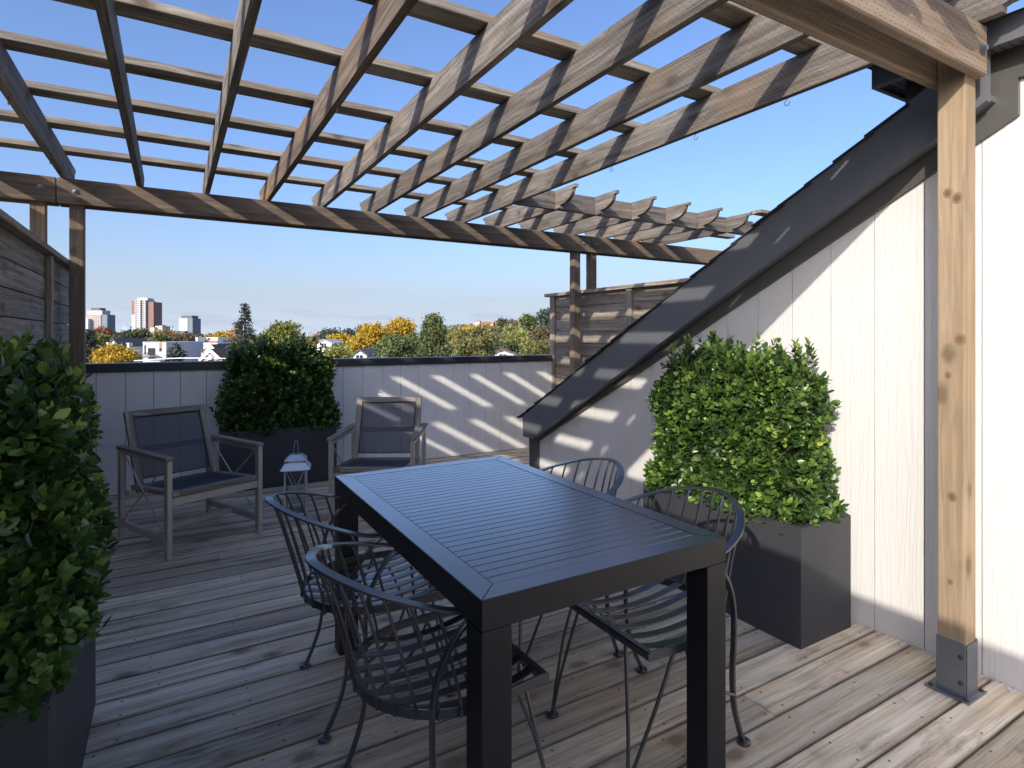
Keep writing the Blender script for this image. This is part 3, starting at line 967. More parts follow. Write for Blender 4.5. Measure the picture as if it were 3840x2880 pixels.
spots = [((0.667, 2.197), -3.6, 'dark wrought iron barrel chair left of the table, by its far left corner'),
         ((0.680, 1.560), 1.5, 'dark wrought iron barrel chair nearest the camera on the left, green tape on its rail'),
         ((1.412, 1.495), 180.0, 'dark wrought iron barrel chair right of the table, its back against the sunlit planter'),
         ((1.415, 2.116), 179.0, 'dark wrought iron barrel chair beyond the table, before the shaded house wall')]
chairs = []
for i, (p, a, lab) in enumerate(spots):
    c_ = ch0 if i == 0 else copy_tree(ch0)
    c_.location = (p[0], p[1], 0.0015)
    c_.rotation_euler = (0, 0, R(a))
    c_['label'] = lab
    chairs.append(c_)
tp = MB()
ra = R(40)
for da in (0.0,):
    pts = []
    for k in range(5):
        a = R(33 + k * 2.6)
        pts.append((-0.062 - 0.305 * math.cos(a), 0.266 * math.sin(a) ** 1.18, 0.660 + 0.098 * math.cos(a) ** 1.1))
    tp.bar(pts, 0.0295, 0.0095)
    q = Vector(pts[1])
    tp.bar([q + Vector((0.012, -0.005, -0.004)), q + Vector((0.014, -0.006, -0.024)), q + Vector((0.018, -0.004, -0.040))], 0.016, 0.001, (1, 0, 0))
tape = tp.ob('tape', M['tape'], chairs[1], False)
tape['label'] = 'strip of pale green tape round the top rail'

# ================================================================== LOUNGE CHAIRS
def lounge_proto():
    t = thing('lounge_chair', 'x', 'armchair', group='steel and teak lounge chairs')
    st, tk = M['steel'], M['teak']
    W, D_ = 0.61, 0.70        # outer width (y), depth (x)
    xf, xb = D_ / 2, -D_ / 2
    hw = W / 2
    def bx(name, m, x0, x1, y0, y1, z0, z1, bev=0.002, axis='x'):
        c = ((x0 + x1) / 2, (y0 + y1) / 2, (z0 + z1) / 2)
        if axis == 'x': me, r = box_mesh(x1 - x0, y1 - y0, z1 - z0, bev), (0, 0, 0)
        elif axis == 'y': me, r = box_mesh(y1 - y0, x1 - x0, z1 - z0, bev), (0, 0, R(90))
        else: me, r = box_mesh(z1 - z0, y1 - y0, x1 - x0, bev), (0, R(-90), 0)
        return ob(name, me, m, t, c, r)
    for s in (-1, 1):
        ya, yb = (hw - 0.030, hw) if s > 0 else (-hw, -hw + 0.030)
        for xa in (xb, xf - 0.043):
            bx('leg', st, xa, xa + 0.043, ya, yb, 0.001, 0.592, 0.002, 'z')
        bx('arm_rail', st, xb + 0.0502, xf - 0.0502, ya + 0.001, yb - 0.001, 0.566, 0.592)
        bx('armrest', tk, xb - 0.004, xf + 0.004, (ya + yb) / 2 - 0.026, (ya + yb) / 2 + 0.026, 0.5925, 0.615, 0.004)
        bx('side_rail', st, xb + 0.0502, xf - 0.0502, ya + 0.002, yb - 0.002, 0.085, 0.125)
        ym = (ya + yb) / 2
        for k, (za, zb) in enumerate(((0.126, 0.565), (0.565, 0.126))):
            b = MB(); b.tube([(xb + 0.052, ym + (0.004 if k else -0.004), za), (xf - 0.052, ym + (0.004 if k else -0.004), zb)], 0.0048, 8)
            b.ob('cross_rod', st, t, True)
    bx('stretcher', st, -0.020, 0.020, -hw + 0.029, hw - 0.029, 0.086, 0.122, 0.002, 'y')
    bx('front_rail', st, xf - 0.045, xf - 0.012, -hw + 0.0302, hw - 0.0302, 0.318, 0.366, 0.002, 'y')
    bx('rear_rail', st, xb + 0.06, xb + 0.09, -hw + 0.0302, hw - 0.0302, 0.285, 0.318, 0.002, 'y')
    # seat: timber frame sloping back, with sling
    yi = hw - 0.034
    sl = (0.395 - 0.350) / 0.60
    ang = math.atan(sl)
    def seatbox(name, m, x0, x1, y0, y1, dz, th, axis='x'):
        cx = (x0 + x1) / 2
        c = (cx, (y0 + y1) / 2, 0.395 + (cx - 0.34) * sl + dz)
        if axis == 'x': return ob(name, box_mesh(x1 - x0, y1 - y0, th, 0.004), m, t, c, (0, -ang, 0))
        o = ob(name, box_mesh(y1 - y0, x1 - x0, th, 0.004), m, t, c, (ang, 0, R(90)))
        o.rotation_euler = (Matrix.Rotation(-ang, 3, 'Y') @ Matrix.Rotation(R(90), 3, 'Z')).to_euler()
        return o
    for s in (-1, 1):
        seatbox('seat_stile', tk, -0.24, 0.345, min(s * yi, s * (yi - 0.042)), max(s * yi, s * (yi - 0.042)), -0.008, 0.032)
    seatbox('seat_front', tk, 0.302, 0.350, -yi + 0.0425, yi - 0.0425, -0.0085, 0.034, 'y')
    seatbox('seat_sling', M['seat_sling'], -0.235, 0.302, -yi + 0.0425, yi - 0.0425, 0.002, 0.004)
    # reclined back
    lean = math.atan2(0.20, 0.50)
    rot = Matrix.Rotation(-lean, 3, 'Y')
    piv = Vector((-0.155, 0, 0.325))
    def backbox(name, m, s0, s1, y0, y1, off, th, axis='z'):
        # s along the back from its foot, off perpendicular
        c = piv + rot @ Vector((off, (y0 + y1) / 2, (s0 + s1) / 2))
        if axis == 'z':
            me = box_mesh(s1 - s0, y1 - y0, th, 0.003); r = (rot @ Matrix.Rotation(R(-90), 3, 'Y')).to_euler()
        else:
            me = box_mesh(y1 - y0, th, s1 - s0, 0.003); r = (rot @ Matrix.Rotation(R(90), 3, 'Z')).to_euler()
        return ob(name, me, m, t, c, r)
    H = 0.545
    yb_ = yi - 0.004
    for s in (-1, 1):
        backbox('back_stile', tk, 0.0, H, min(s * yb_, s * (yb_ - 0.046)), max(s * yb_, s * (yb_ - 0.046)), 0.0, 0.030)
    backbox('back_top', tk, H - 0.042, H, -yb_ + 0.0465, yb_ - 0.0465, 0.0, 0.029, 'y')
    backbox('back_sling', M['sling'], 0.085, H - 0.0425, -yb_ + 0.0465, yb_ - 0.0465, 0.002, 0.0015)
    for s0 in (0.078, H - 0.052):
        backbox('sling_hem', M['seat_sling'], s0, s0 + 0.009, -yb_ + 0.0467, yb_ - 0.0467, 0.003, 0.005, 'y')
    for s in (-1, 1):
        backbox('sling_hem', M['seat_sling'], 0.088, H - 0.053, min(s * (yb_ - 0.0468), s * (yb_ - 0.0548)), max(s * (yb_ - 0.0468), s * (yb_ - 0.0548)), 0.0035, 0.005)
    backbox('back_crossbar', M['steel'], 0.262, 0.300, -yb_ + 0.03, yb_ - 0.03, -0.028, 0.018, 'y')
    return t
lc = lounge_proto()
lc.location = (0.115, 4.45, 0.0015); lc.rotation_euler = (0, 0, R(-65.8))
lc['label'] = 'steel and teak lounge chair with navy mesh, left, in front of the parapet'
l2 = copy_tree(lc)
l2.location = (1.400, 4.372, 0.0015); l2.rotation_euler = (0, 0, R(-119))
l2['label'] = 'steel and teak lounge chair behind the table with sun streaks on its back'

# ================================================================== LANTERN
def build_lantern():
    t = thing('lantern', 'pale metal lantern with crossed bars standing between the lounge chairs', 'lantern', (0.815, 4.61, 0.0), R(-14))
    w = 0.073
    ob('base', box_mesh(0.17, 0.17, 0.018, 0.002), M['zinc'], t, (0, 0, 0.011))
    for sx in (-1, 1):
        for sy in (-1, 1):
            ob('corner_post', box_mesh(0.012, 0.012, 0.325, 0.001), M['lanternpaint'], t, (sx * w, sy * w, 0.183))
    for k in range(4):
        a = R(90 * k)
        rm = Matrix.Rotation(a, 4, 'Z')
        b = MB()
        b.bar([(-w + 0.006, 0.002, 0.03), (w - 0.006, 0.002, 0.345)], 0.004, 0.009, (0, 1, 0))
        b.bar([(-w + 0.006, -0.002, 0.345), (w - 0.006, -0.002, 0.03)], 0.004, 0.009, (0, 1, 0))
        b.box(-w + 0.006, w - 0.006, -0.005, 0.005, 0.333, 0.345)
        me = b.mesh(); me.transform(rm @ Matrix.Translation((0, -w, 0)))
        ob('cross_bars', me, M['lanternpaint'], t)
        g = MB(); g.box(-w + 0.007, w - 0.007, -0.001, 0.001, 0.021, 0.332)
        me = g.mesh(); me.transform(rm @ Matrix.Translation((0, -w + 0.009, 0)))
        ob('glass_pane', me, M['glass'], t)
    def frustum(a, b, z0, z1):
        V = [(-a, -a, z0), (a, -a, z0), (a, a, z0), (-a, a, z0), (-b, -b, z1), (b, -b, z1), (b, b, z1), (-b, b, z1)]
        return mesh_from('roof', V, [(0, 3, 2, 1), (4, 5, 6, 7), (0, 1, 5, 4), (1, 2, 6, 5), (2, 3, 7, 6), (3, 0, 4, 7)])
    ob('lower_roof', frustum(0.106, 0.070, 0.346, 0.395), M['zinc'], t)
    ob('roof_neck', box_mesh(0.11, 0.11, 0.022, 0.001), M['zinc'], t, (0, 0, 0.402))
    ob('upper_roof', frustum(0.078, 0.040, 0.412, 0.450), M['zinc'], t)
    h = MB(); h.tube(catmull([(-0.016, 0, 0.448), (-0.014, 0, 0.50), (-0.006, 0, 0.545), (0.004, 0, 0.556), (0.012, 0, 0.54), (0.016, 0, 0.49), (0.016, 0, 0.448)], 5), 0.0022, 6, (0, 1, 0))
    h.ob('handle', M['zinc'], t, True)
build_lantern()

# ================================================================== PLANTERS AND BOXWOOD
def build_planter(label, x0, x1, y0, y1):
    h = 0.52
    t = thing('planter', label, 'planter', ((x0 + x1) / 2, (y0 + y1) / 2, 0), group='charcoal box planters')
    a, b = (x1 - x0) / 2, (y1 - y0) / 2
    i = 0.028
    V = []
    for z, k in ((0.001, 0), (h, 0), (h, i), (h - 0.06, i)):
        V += [(-a + k, -b + k, z), (a - k, -b + k, z), (a - k, b - k, z), (-a + k, b - k, z)]
    F = [(3, 2, 1, 0)]
    for r in range(3):
        for k in range(4): F.append((r * 4 + k, r * 4 + (k + 1) % 4, (r + 1) * 4 + (k + 1) % 4, (r + 1) * 4 + k))
    F.append((12, 13, 14, 15))
    me = mesh_from('planter', V, F)
    bm = bmesh.new(); bm.from_mesh(me)
    ed = [e_ for e_ in bm.edges if abs(e_.verts[0].co.z - e_.verts[1].co.z) > 0.3 or (e_.verts[0].co.z > h - 0.01 and e_.verts[1].co.z > h - 0.01)]
    bmesh.ops.bevel(bm, geom=ed, offset=0.004, segments=2, affect='EDGES')
    bm.to_mesh(me); bm.free()
    ob('box', me, M['planter'], t)
    s = MB(); s.box(-a + i - 0.002, a - i + 0.002, -b + i - 0.002, b - i + 0.002, h - 0.08, h - 0.03)
    s.ob('soil', M['soil'], t)
    return t

# one boxwood leaf: folded pointed oval, length 1 along +X
LV = np.array([(0, 0, 0), (0.26, 0.23, 0.045), (0.62, 0.27, 0.035), (0.90, 0.125, -0.02), (1.0, 0, -0.06), (0.90, -0.125, -0.02), (0.62, -0.27, 0.035), (0.26, -0.23, 0.045), (0.30, 0, -0.02), (0.64, 0, -0.03)])
LF = [(0, 8, 1), (1, 8, 9, 2), (2, 9, 3), (3, 9, 4), (0, 7, 8), (7, 6, 9, 8), (6, 5, 9), (5, 4, 9)]
leaf_me = mesh_from('leaf', LV, LF, True)
leaf_me.materials.append(M['leaf_obj'])

def frame_from(d, up):
    """rotation matrices whose X axis is d (n,3) and Z axis close to up."""
    d = d / np.linalg.norm(d, axis=1, keepdims=True)
    y = np.cross(up, d); n = np.linalg.norm(y, axis=1, keepdims=True); n[n < 1e-6] = 1
    y /= n
    z = np.cross(d, y)
    return np.stack([d, y, z], axis=2)

def big_mesh(name, base_v, base_f, mats, pos, scl, tone=None, smooth=True):
    n, nv = len(pos), len(base_v)
    V = np.einsum('nij,vj->nvi', mats, base_v) * scl[:, None, None] + pos[:, None, :]
    V = V.reshape(-1, 3)
    loops, starts, totals = [], [], []
    off = np.arange(n) * nv
    fl = np.concatenate([np.array(f) for f in base_f])
    ft = np.array([len(f) for f in base_f])
    L = (off[:, None] + fl[None, :]).reshape(-1)
    T = np.tile(ft, n)
    S = np.concatenate([[0], np.cumsum(T)[:-1]])
    me = bpy.data.meshes.new(name)
    me.vertices.add(len(V)); me.vertices.foreach_set('co', V.astype(np.float32).ravel())
    me.loops.add(len(L)); me.loops.foreach_set('vertex_index', L.astype(np.int32))
    me.polygons.add(len(T)); me.polygons.foreach_set('loop_start', S.astype(np.int32))
    me.polygons.foreach_set('loop_total', T.astype(np.int32))
    if smooth: me.polygons.foreach_set('use_smooth', np.ones(len(T), dtype=bool))
    me.update(calc_edges=True)
    if tone is not None:
        a = me.attributes.new('tone', 'FLOAT', 'POINT')
        a.data.foreach_set('value', np.repeat(tone, nv).astype(np.float32))
    return me

def build_bush(label, cx, cy, a, b, z0, z1, seed, lsize, nsp, taper=0.78, ntop=26):
    """Clipped boxwood filling an ellipse-cornered box: a,b half sizes in X,Y."""
    g = np.random.default_rng(seed)
    t = thing('boxwood_shrub', label, 'shrub', (cx, cy, z0), group='artificial boxwood shrubs in planters')
    H = z1 - z0
    def surf(n):
        """points on the rounded box with outward normals; local coordinates"""
        ar_side_x, ar_side_y, ar_top = 2 * (2 * b) * H, 2 * (2 * a) * H, 4 * a * b
        k = g.choice(3, size=n, p=np.array([ar_side_x, ar_side_y, ar_top]) / (ar_side_x + ar_side_y + ar_top))
        u, v = g.uniform(-1, 1, n), g.uniform(0, 1, n)
        s = np.where(g.random(n) < 0.5, -1.0, 1.0)
        P = np.zeros((n, 3)); Nn = np.zeros((n, 3))
        m = k == 0; P[m] = np.c_[s[m], u[m], v[m]]; Nn[m] = np.c_[s[m], 0 * s[m], 0 * s[m] + 0.12]
        m = k == 1; P[m] = np.c_[u[m], s[m], v[m]]; Nn[m] = np.c_[0 * s[m], s[m], 0 * s[m] + 0.12]
        m = k == 2; P[m] = np.c_[u[m], 2 * v[m] - 1, np.ones(m.sum())]; Nn[m] = np.c_[0 * s[m], 0 * s[m], np.ones(m.sum())]
        # round the horizontal corners and taper upwards
        r = np.maximum(np.abs(P[:, 0]), np.abs(P[:, 1])); q = (np.abs(P[:, 0]) ** 4 + np.abs(P[:, 1]) ** 4) ** 0.25
        f = np.where(q > 0, np.where(q > 1, 1 / q, 1), 1)
        P[:, 0] *= f; P[:, 1] *= f
        tp = 1 - (1 - taper) * np.clip(P[:, 2], 0, 1) ** 2.2
        # rounded shoulder
        edge = np.clip((q - 0.72) / 0.28, 0, 1)
        zz = P[:, 2] * (1 - 0.10 * edge ** 2 * (P[:, 2] > 0.9))
        lump = 1 + 0.06 * np.sin(P[:, 1] * 7 + P[:, 2] * 6 + seed) + 0.06 * np.sin(P[:, 0] * 5 - P[:, 2] * 9 + 2 * seed) + 0.035 * np.sin(P[:, 1] * 17 + P[:, 2] * 21 + seed)
        Q = np.c_[P[:, 0] * a * tp * lump, P[:, 1] * b * tp * lump, zz * H * (1 + 0.04 * np.sin(P[:, 1] * 9 + seed))]
        Nn[:, 0] += 0.5 * P[:, 0] * edge; Nn[:, 1] += 0.5 * P[:, 1] * edge
        Nn /= np.linalg.norm(Nn, axis=1, keepdims=True)
        return Q, Nn
    Q, Nn = surf(nsp)
    depth = g.random(nsp) ** 1.6 * 0.10
    # a few shoots stand up out of the top
    tops = (Nn[:, 2] > 0.9) & (g.random(nsp) < 0.55)
    shoot = tops & (g.random(nsp) < 0.16)
    ex = np.where(tops, g.uniform(0.005, 0.075, nsp), g.uniform(-0.012, 0.024, nsp))
    ex = np.where(shoot, g.uniform(0.08, 0.135, nsp), ex)
    depth = np.where(shoot, 0.0, depth)
    Q = Q - Nn * depth[:, None] + Nn * ex[:, None]
    axis = Nn * 0.75 + np.array([0, 0, 0.55]) + g.normal(0, 0.38, (nsp, 3))
    axis /= np.linalg.norm(axis, axis=1, keepdims=True)
    axis[shoot] = np.array([0, 0, 1.0]) + g.normal(0, 0.22, (int(shoot.sum()), 3))
    axis /= np.linalg.norm(axis, axis=1, keepdims=True)
    pos, dirs, ups, sc, tone, sid = [], [], [], [], [], []
    stems = MB()
    for i in range(nsp):
        ax = axis[i]
        ref = np.array([0.3, 0.2, 1.0]) if abs(ax[2]) < 0.9 else np.array([1.0, 0.1, 0.0])
        s1 = np.cross(ax, ref); s1 /= np.linalg.norm(s1); s2 = np.cross(ax, s1)
        ln = lsize * g.uniform(1.3, 2.0)
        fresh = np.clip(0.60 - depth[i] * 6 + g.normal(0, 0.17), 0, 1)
        npair = 4
        if shoot[i]: npair, ln = 7, lsize * g.uniform(3.2, 4.4)
        ph = g.uniform(0, 3.14)
        for k in range(npair):
            f = (k + 0.4) / npair
            for sgn in (0, math.pi):
                an = ph + sgn + k * math.pi / 2 + g.normal(0, 0.2)
                side = s1 * math.cos(an) + s2 * math.sin(an)
                open_ = 1.15 - 0.75 * f
                d = side * open_ + ax * (0.35 + 0.7 * f) + g.normal(0, 0.13, 3)
                sid.append(i); pos.append(Q[i] - ax * ln * (1 - f)); dirs.append(d); ups.append(ax * 1.0 - side * 0.35 * f + g.normal(0, 0.15, 3))
                sc.append(lsize * g.uniform(0.78, 1.12) * (0.8 + 0.35 * (1 - abs(f - 0.5))))
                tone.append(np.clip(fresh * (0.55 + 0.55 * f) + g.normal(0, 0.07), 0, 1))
        if tops[i] or g.random() < 0.15:
            p0 = Q[i] - ax * (ln + 0.05); stems.tube([Vector(p0), Vector(Q[i])], 0.0016, 4)
    pos, dirs, ups, sc, tone = map(np.array, (pos, dirs, ups, sc, tone))
    mats = frame_from(dirs, ups)
    # the leaves that show largest are single parts
    wp = pos + np.array([cx, cy, z0])
    dist = np.linalg.norm(wp - np.array([0, 0, CAMZ]), axis=1)
    outward = np.einsum('ij,ij->i', Nn[np.array(sid)], (np.array([0, 0, CAMZ]) - wp) / dist[:, None])
    score = outward * 0.5 - dist * 0.6 - depth[np.array(sid)] * 12
    order = np.argsort(-score)
    single = np.zeros(len(pos), bool); single[order[:300]] = True
    rest = ~single
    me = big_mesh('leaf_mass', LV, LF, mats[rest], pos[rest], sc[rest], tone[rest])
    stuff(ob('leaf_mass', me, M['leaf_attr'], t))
    for i in order[:300]:
        o = bpy.data.objects.new('leaf', leaf_me)
        o.parent = t
        mm = Matrix([[*(mats[i][0] * sc[i]), pos[i][0]], [*(mats[i][1] * sc[i]), pos[i][1]], [*(mats[i][2] * sc[i]), pos[i][2]], [0, 0, 0, 1]])
        o.matrix_basis = mm
        col.objects.link(o)
    # inner stems
    for k in range(ntop):
        x, y = g.uniform(-a * 0.6, a * 0.6), g.uniform(-b * 0.75, b * 0.75)
        stems.tube(catmull([(x * 0.7, y * 0.85, -0.02), (x * 0.85 + g.normal(0, 0.01), y * 0.92, H * 0.45), (x + g.normal(0, 0.02), y, H * 0.93)], 3), 0.0035, 5)
    stems.ob('stems', M['stem'], t)
    # opaque dark heart of old foliage
    n2 = nsp * 4
    Q2, _n = surf(n2)
    f2 = g.uniform(0.45, 0.86, n2)
    Q2 = Q2 * np.c_[f2, f2, 0.04 + 0.88 * f2]
    d2 = g.normal(0, 1, (n2, 3))
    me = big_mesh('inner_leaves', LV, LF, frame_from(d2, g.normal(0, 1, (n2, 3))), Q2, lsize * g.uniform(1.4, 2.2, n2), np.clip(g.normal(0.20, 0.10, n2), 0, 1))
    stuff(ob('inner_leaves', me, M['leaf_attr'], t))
    # dense twiggy heart that no light passes
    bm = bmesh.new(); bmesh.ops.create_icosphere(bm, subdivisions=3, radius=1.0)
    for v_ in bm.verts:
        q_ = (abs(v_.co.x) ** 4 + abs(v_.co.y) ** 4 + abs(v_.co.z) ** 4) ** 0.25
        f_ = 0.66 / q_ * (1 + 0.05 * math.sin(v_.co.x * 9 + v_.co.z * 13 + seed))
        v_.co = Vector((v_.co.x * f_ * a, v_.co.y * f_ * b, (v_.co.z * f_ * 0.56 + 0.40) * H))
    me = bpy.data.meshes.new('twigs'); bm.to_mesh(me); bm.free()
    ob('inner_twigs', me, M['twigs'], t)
    return t

build_planter('sunlit charcoal box planter standing against the cream house wall', 2.318, 2.702, 1.505, 2.465)
build_bush('bright green boxwood shrub in the sunlit planter by the house wall', 2.512, 2.00, 0.205, 0.480, 0.505, 1.205, 3, 0.034, 3600)
build_planter('shaded charcoal box planter against the parapet behind the lantern', 0.375, 1.335, 5.495, 5.880)
build_bush('dark boxwood shrub against the parapet, rising above its cap', 0.86, 5.67, 0.49, 0.20, 0.50, 1.205, 5, 0.037, 2600)
build_planter('dark charcoal box planter cut by the left edge of the picture', -0.622, -0.238, 1.640, 2.600)
build_bush('large dark boxwood shrub nearest the camera at the left edge', -0.425, 2.13, 0.215, 0.48, 0.50, 1.205, 9, 0.039, 3200)

# ================================================================== TOWN AND TREES
QV = np.array([(-0.5, -0.32, 0), (0.5, -0.22, 0.06), (0.45, 0.3, 0), (-0.4, 0.28, -0.05)])
QF = [(0, 1, 2, 3)]
def crown_points(g, blobs, n, hollow=0.5):
    """n points in a union of ellipsoids, denser toward the skin, gathered in clumps"""
    w = np.array([bl[3] * bl[4] * bl[5] for bl in blobs]) ** 0.67
    k = g.choice(len(blobs), size=n, p=w / w.sum())
    d = g.normal(0, 1, (n, 3)); d /= np.linalg.norm(d, axis=1, keepdims=True)
    r = hollow + (1 - hollow) * g.random(n) ** 0.6
    B = np.array(blobs)
    return B[k, :3] + d * r[:, None] * B[k, 3:6], d

def tree(label, xd, ytop, dist, wd, kind, base_d=None, seed=0, n=2600, leaf=None, group='trees of the town', shape='round', ybot=None):
    g = np.random.default_rng(seed + 100)
    top = far(xd, ytop, dist)
    gx, gy = top.x, top.y
    gz = terrain_h(gx, gy)
    H = top.z - gz
    w = wd / 1250 * dist / 2
    t = thing('tree', label, 'tree', (gx, gy, gz), group=group)
    leaf = leaf or max(0.16, dist * 0.0036); n = int(n * 2.6); wd = wd * 1.22
    blobs = []
    if shape == 'round':
        blobs.append((0, 0, H - 0.98 * w, w * 0.80, w * 0.80, w * 0.86))
        for k in range(18):
            dv = g.normal(0, 1, 3); dv /= np.linalg.norm(dv)
            if dv[2] < -0.35: dv[2] *= -1
            sz = w * g.uniform(0.24, 0.40)
            blobs.append((dv[0] * w * 0.68, dv[1] * w * 0.68, H - 0.98 * w + dv[2] * w * 0.66, sz, sz, sz * g.uniform(0.7, 0.95)))
    elif shape == 'loose':
        blobs.append((0, 0, H - 1.1 * w, w * 0.55, w * 0.55, w * 0.6))
        for k in range(34):
            dv = g.normal(0, 1, 3); dv /= np.linalg.norm(dv)
            if dv[2] < -0.5: dv[2] *= -1
            rr = g.uniform(0.45, 0.92) * w
            sz = w * g.uniform(0.13, 0.27)
            blobs.append((dv[0] * rr, dv[1] * rr, min(H - sz * 0.6, H - 0.95 * w + dv[2] * rr), sz, sz, sz * g.uniform(0.55, 0.85)))
    else:
        for k in range(46):
            an = g.uniform(0, 6.28); zf = g.uniform(0.0, 1.0)
            rr = w * (1 - zf ** 1.5) * g.uniform(0.1, 1.0) + 0.06 * w
            sz = w * g.uniform(0.14, 0.26)
            blobs.append((math.cos(an) * rr, math.sin(an) * rr, H - sz - (1 - zf) * 2.1 * w, sz, sz, sz * 1.5))
    P, d = crown_points(g, blobs, n, 0.35)
    # gather into clumps so light gaps open between them
    nc = n // 20
    C = P[g.choice(n, nc, replace=False)]
    idx = g.integers(0, nc, n)
    cl = C[idx] + g.normal(0, 1, (n, 3)) * leaf * np.array([1.5, 1.5, 0.9])
    mixk = g.random(n) < 0.72
    P = np.where(mixk[:, None], cl, P)
    up = d * 0.6 + np.array([0, 0, 0.8]) + g.normal(0, 0.6, (n, 3))
    me = big_mesh('crown', QV, QF, frame_from(g.normal(0, 1, (n, 3)), up), P, leaf * g.uniform(0.6, 1.4, n), None, False)
    ob('crown', me, TM[kind], t)
    tr = MB()
    r0 = 0.028 * H + 0.05
    tr.tube(catmull([(0, 0, -0.3), (0.05 * w, 0, H * 0.25), (-0.04 * w, 0.03 * w, H * 0.55), (0, 0, H * 0.86)], 3), r0 * 0.7, 7)
    for k in range(7):
        an = g.uniform(0, 6.28); z = H * g.uniform(0.25, 0.6)
        e_ = (math.cos(an) * w * 0.6, math.sin(an) * w * 0.6, min(z + H * 0.22, H * 0.9))
        tr.tube([(0, 0, z), (e_[0] * 0.5, e_[1] * 0.5, z + (e_[2] - z) * 0.6), e_], r0 * 0.26, 5)
    tr.ob('trunk', M['bark'], t)
    return t

def conifer(label, xd, ytop, dist, wd, kind='spruce', seed=0, layers=34, base_f=0.08, droop=0.25, leaf=None, dens=22, bare=0.0):
    g = np.random.default_rng(seed + 500)
    top = far(xd, ytop, dist)
    gz = terrain_h(top.x, top.y)
    H = top.z - gz
    w = wd / 1250 * dist / 2
    t = thing('conifer_tree', label, 'tree', (top.x, top.y, gz), group='trees of the town')
    leaf = leaf or max(0.2, dist * 0.004)
    pos, dirs, ups, sc = [], [], [], []
    br = MB()
    for k in range(layers):
        f = k / (layers - 1)
        z = H * (base_f + (0.985 - base_f) * f)
        R_ = w * ((1 - f) ** 0.85) * g.uniform(0.72, 1.12) + 0.02 * w
        nb = int(5 + 5 * (1 - f))
        for j in range(nb):
            an = g.uniform(0, 6.28)
            L = R_ * g.uniform(0.55, 1.08)
            dv = np.array([math.cos(an), math.sin(an), 0])
            m_ = max(3, int(dens * (0.25 + L / w)))
            for q in range(m_):
                s = g.uniform(0.12, 1) ** 0.8
                zz = z - droop * L * s * s + 0.10 * L * max(0, s - 0.7) * 3
                wid = leaf * (1.5 - s) * 1.1
                pp = dv * L * s + np.array([-dv[1], dv[0], 0]) * g.normal(0, wid) + np.array([0, 0, zz + g.normal(0, leaf * 0.35)])
                pos.append(pp); dirs.append(dv + g.normal(0, 0.5, 3) + np.array([0, 0, -0.3])); ups.append(np.array([0, 0, 1.0]) + g.normal(0, 0.5, 3)); sc.append(leaf * g.uniform(0.6, 1.25))
    for q in range(30):
        pos.append(np.array([g.normal(0, 0.05 * leaf), g.normal(0, 0.05 * leaf), H - g.random() * 0.07 * H])); dirs.append(np.array([g.normal(0, .4), g.normal(0, .4), 1.0])); ups.append(g.normal(0, 1, 3)); sc.append(leaf * 0.6)
    pos, dirs, ups, sc = map(np.array, (pos, dirs, ups, sc))
    me = big_mesh('crown', QV * np.array([1.3, 0.7, 1]), QF, frame_from(dirs, ups), pos, sc, None, False)
    ob('crown', me, TM[kind], t)
    br.tube([(0, 0, -0.3), (0, 0, H * 0.5)], 0.016 * H, 7); br.tube([(0, 0, H * 0.5), (0, 0, H * 0.97)], 0.007 * H, 6)
    br.ob('trunk', M['bark'], t)
    return t

# ---- far woods: masses nobody could count, along the skyline and over the hill
def woods(name, label, x0, x1, yfun, d0, d1, kinds, n, leaf, seed, thick=16):
    g = np.random.default_rng(seed)
    t = None
    pos = []
    for i in range(n):
        xd = g.uniform(x0, x1); dist = g.uniform(d0, d1)
        c = far(xd, 727, dist)
        gz = terrain_h(c.x, c.y)
        f_ = (dist - d0) / max(1, d1 - d0)
        ztop = far(xd, yfun(xd), dist).z - (1 - f_) * 2.0
        z = max(gz + 0.5, ztop - abs(g.normal(0, 1)) * thick * 0.28)
        pos.append((c.x, c.y, z))
    pos = np.array(pos)
    # gather round individual crowns so the mass has lumps
    nc = max(30, n // 90)
    C = pos[g.choice(n, nc, replace=False)]
    k = g.integers(0, nc, n)
    off = g.normal(0, 1, (n, 3)); off /= np.linalg.norm(off, axis=1, keepdims=True)
    rad = leaf * g.uniform(2.6, 4.2, nc)
    P = C[k] + off * rad[k][:, None] * np.array([1, 1, 0.8]) * (0.6 + 0.4 * g.random(n)[:, None])
    P = np.where((g.random(n) < 0.85)[:, None], P, pos)
    per = n // len(kinds)
    for j, kd in enumerate(kinds):
        m = (k % len(kinds)) == j
        me = big_mesh('foliage', QV, QF, frame_from(g.normal(0, 1, (m.sum(), 3)), off[m] + np.array([0, 0, 0.7])), P[m], leaf * g.uniform(0.6, 1.4, m.sum()), None, False)
        if t is None:
            t = ob(name, me, TM[kd]); stuff(t); tag(t, label, 'woods')
        else:
            stuff(ob('foliage', me, TM[kd], t))
    return t

def lerp_fun(pts):
    xs = [p[0] for p in pts]; ys = [p[1] for p in pts]
    return lambda x_: float(np.interp(x_, xs, ys))

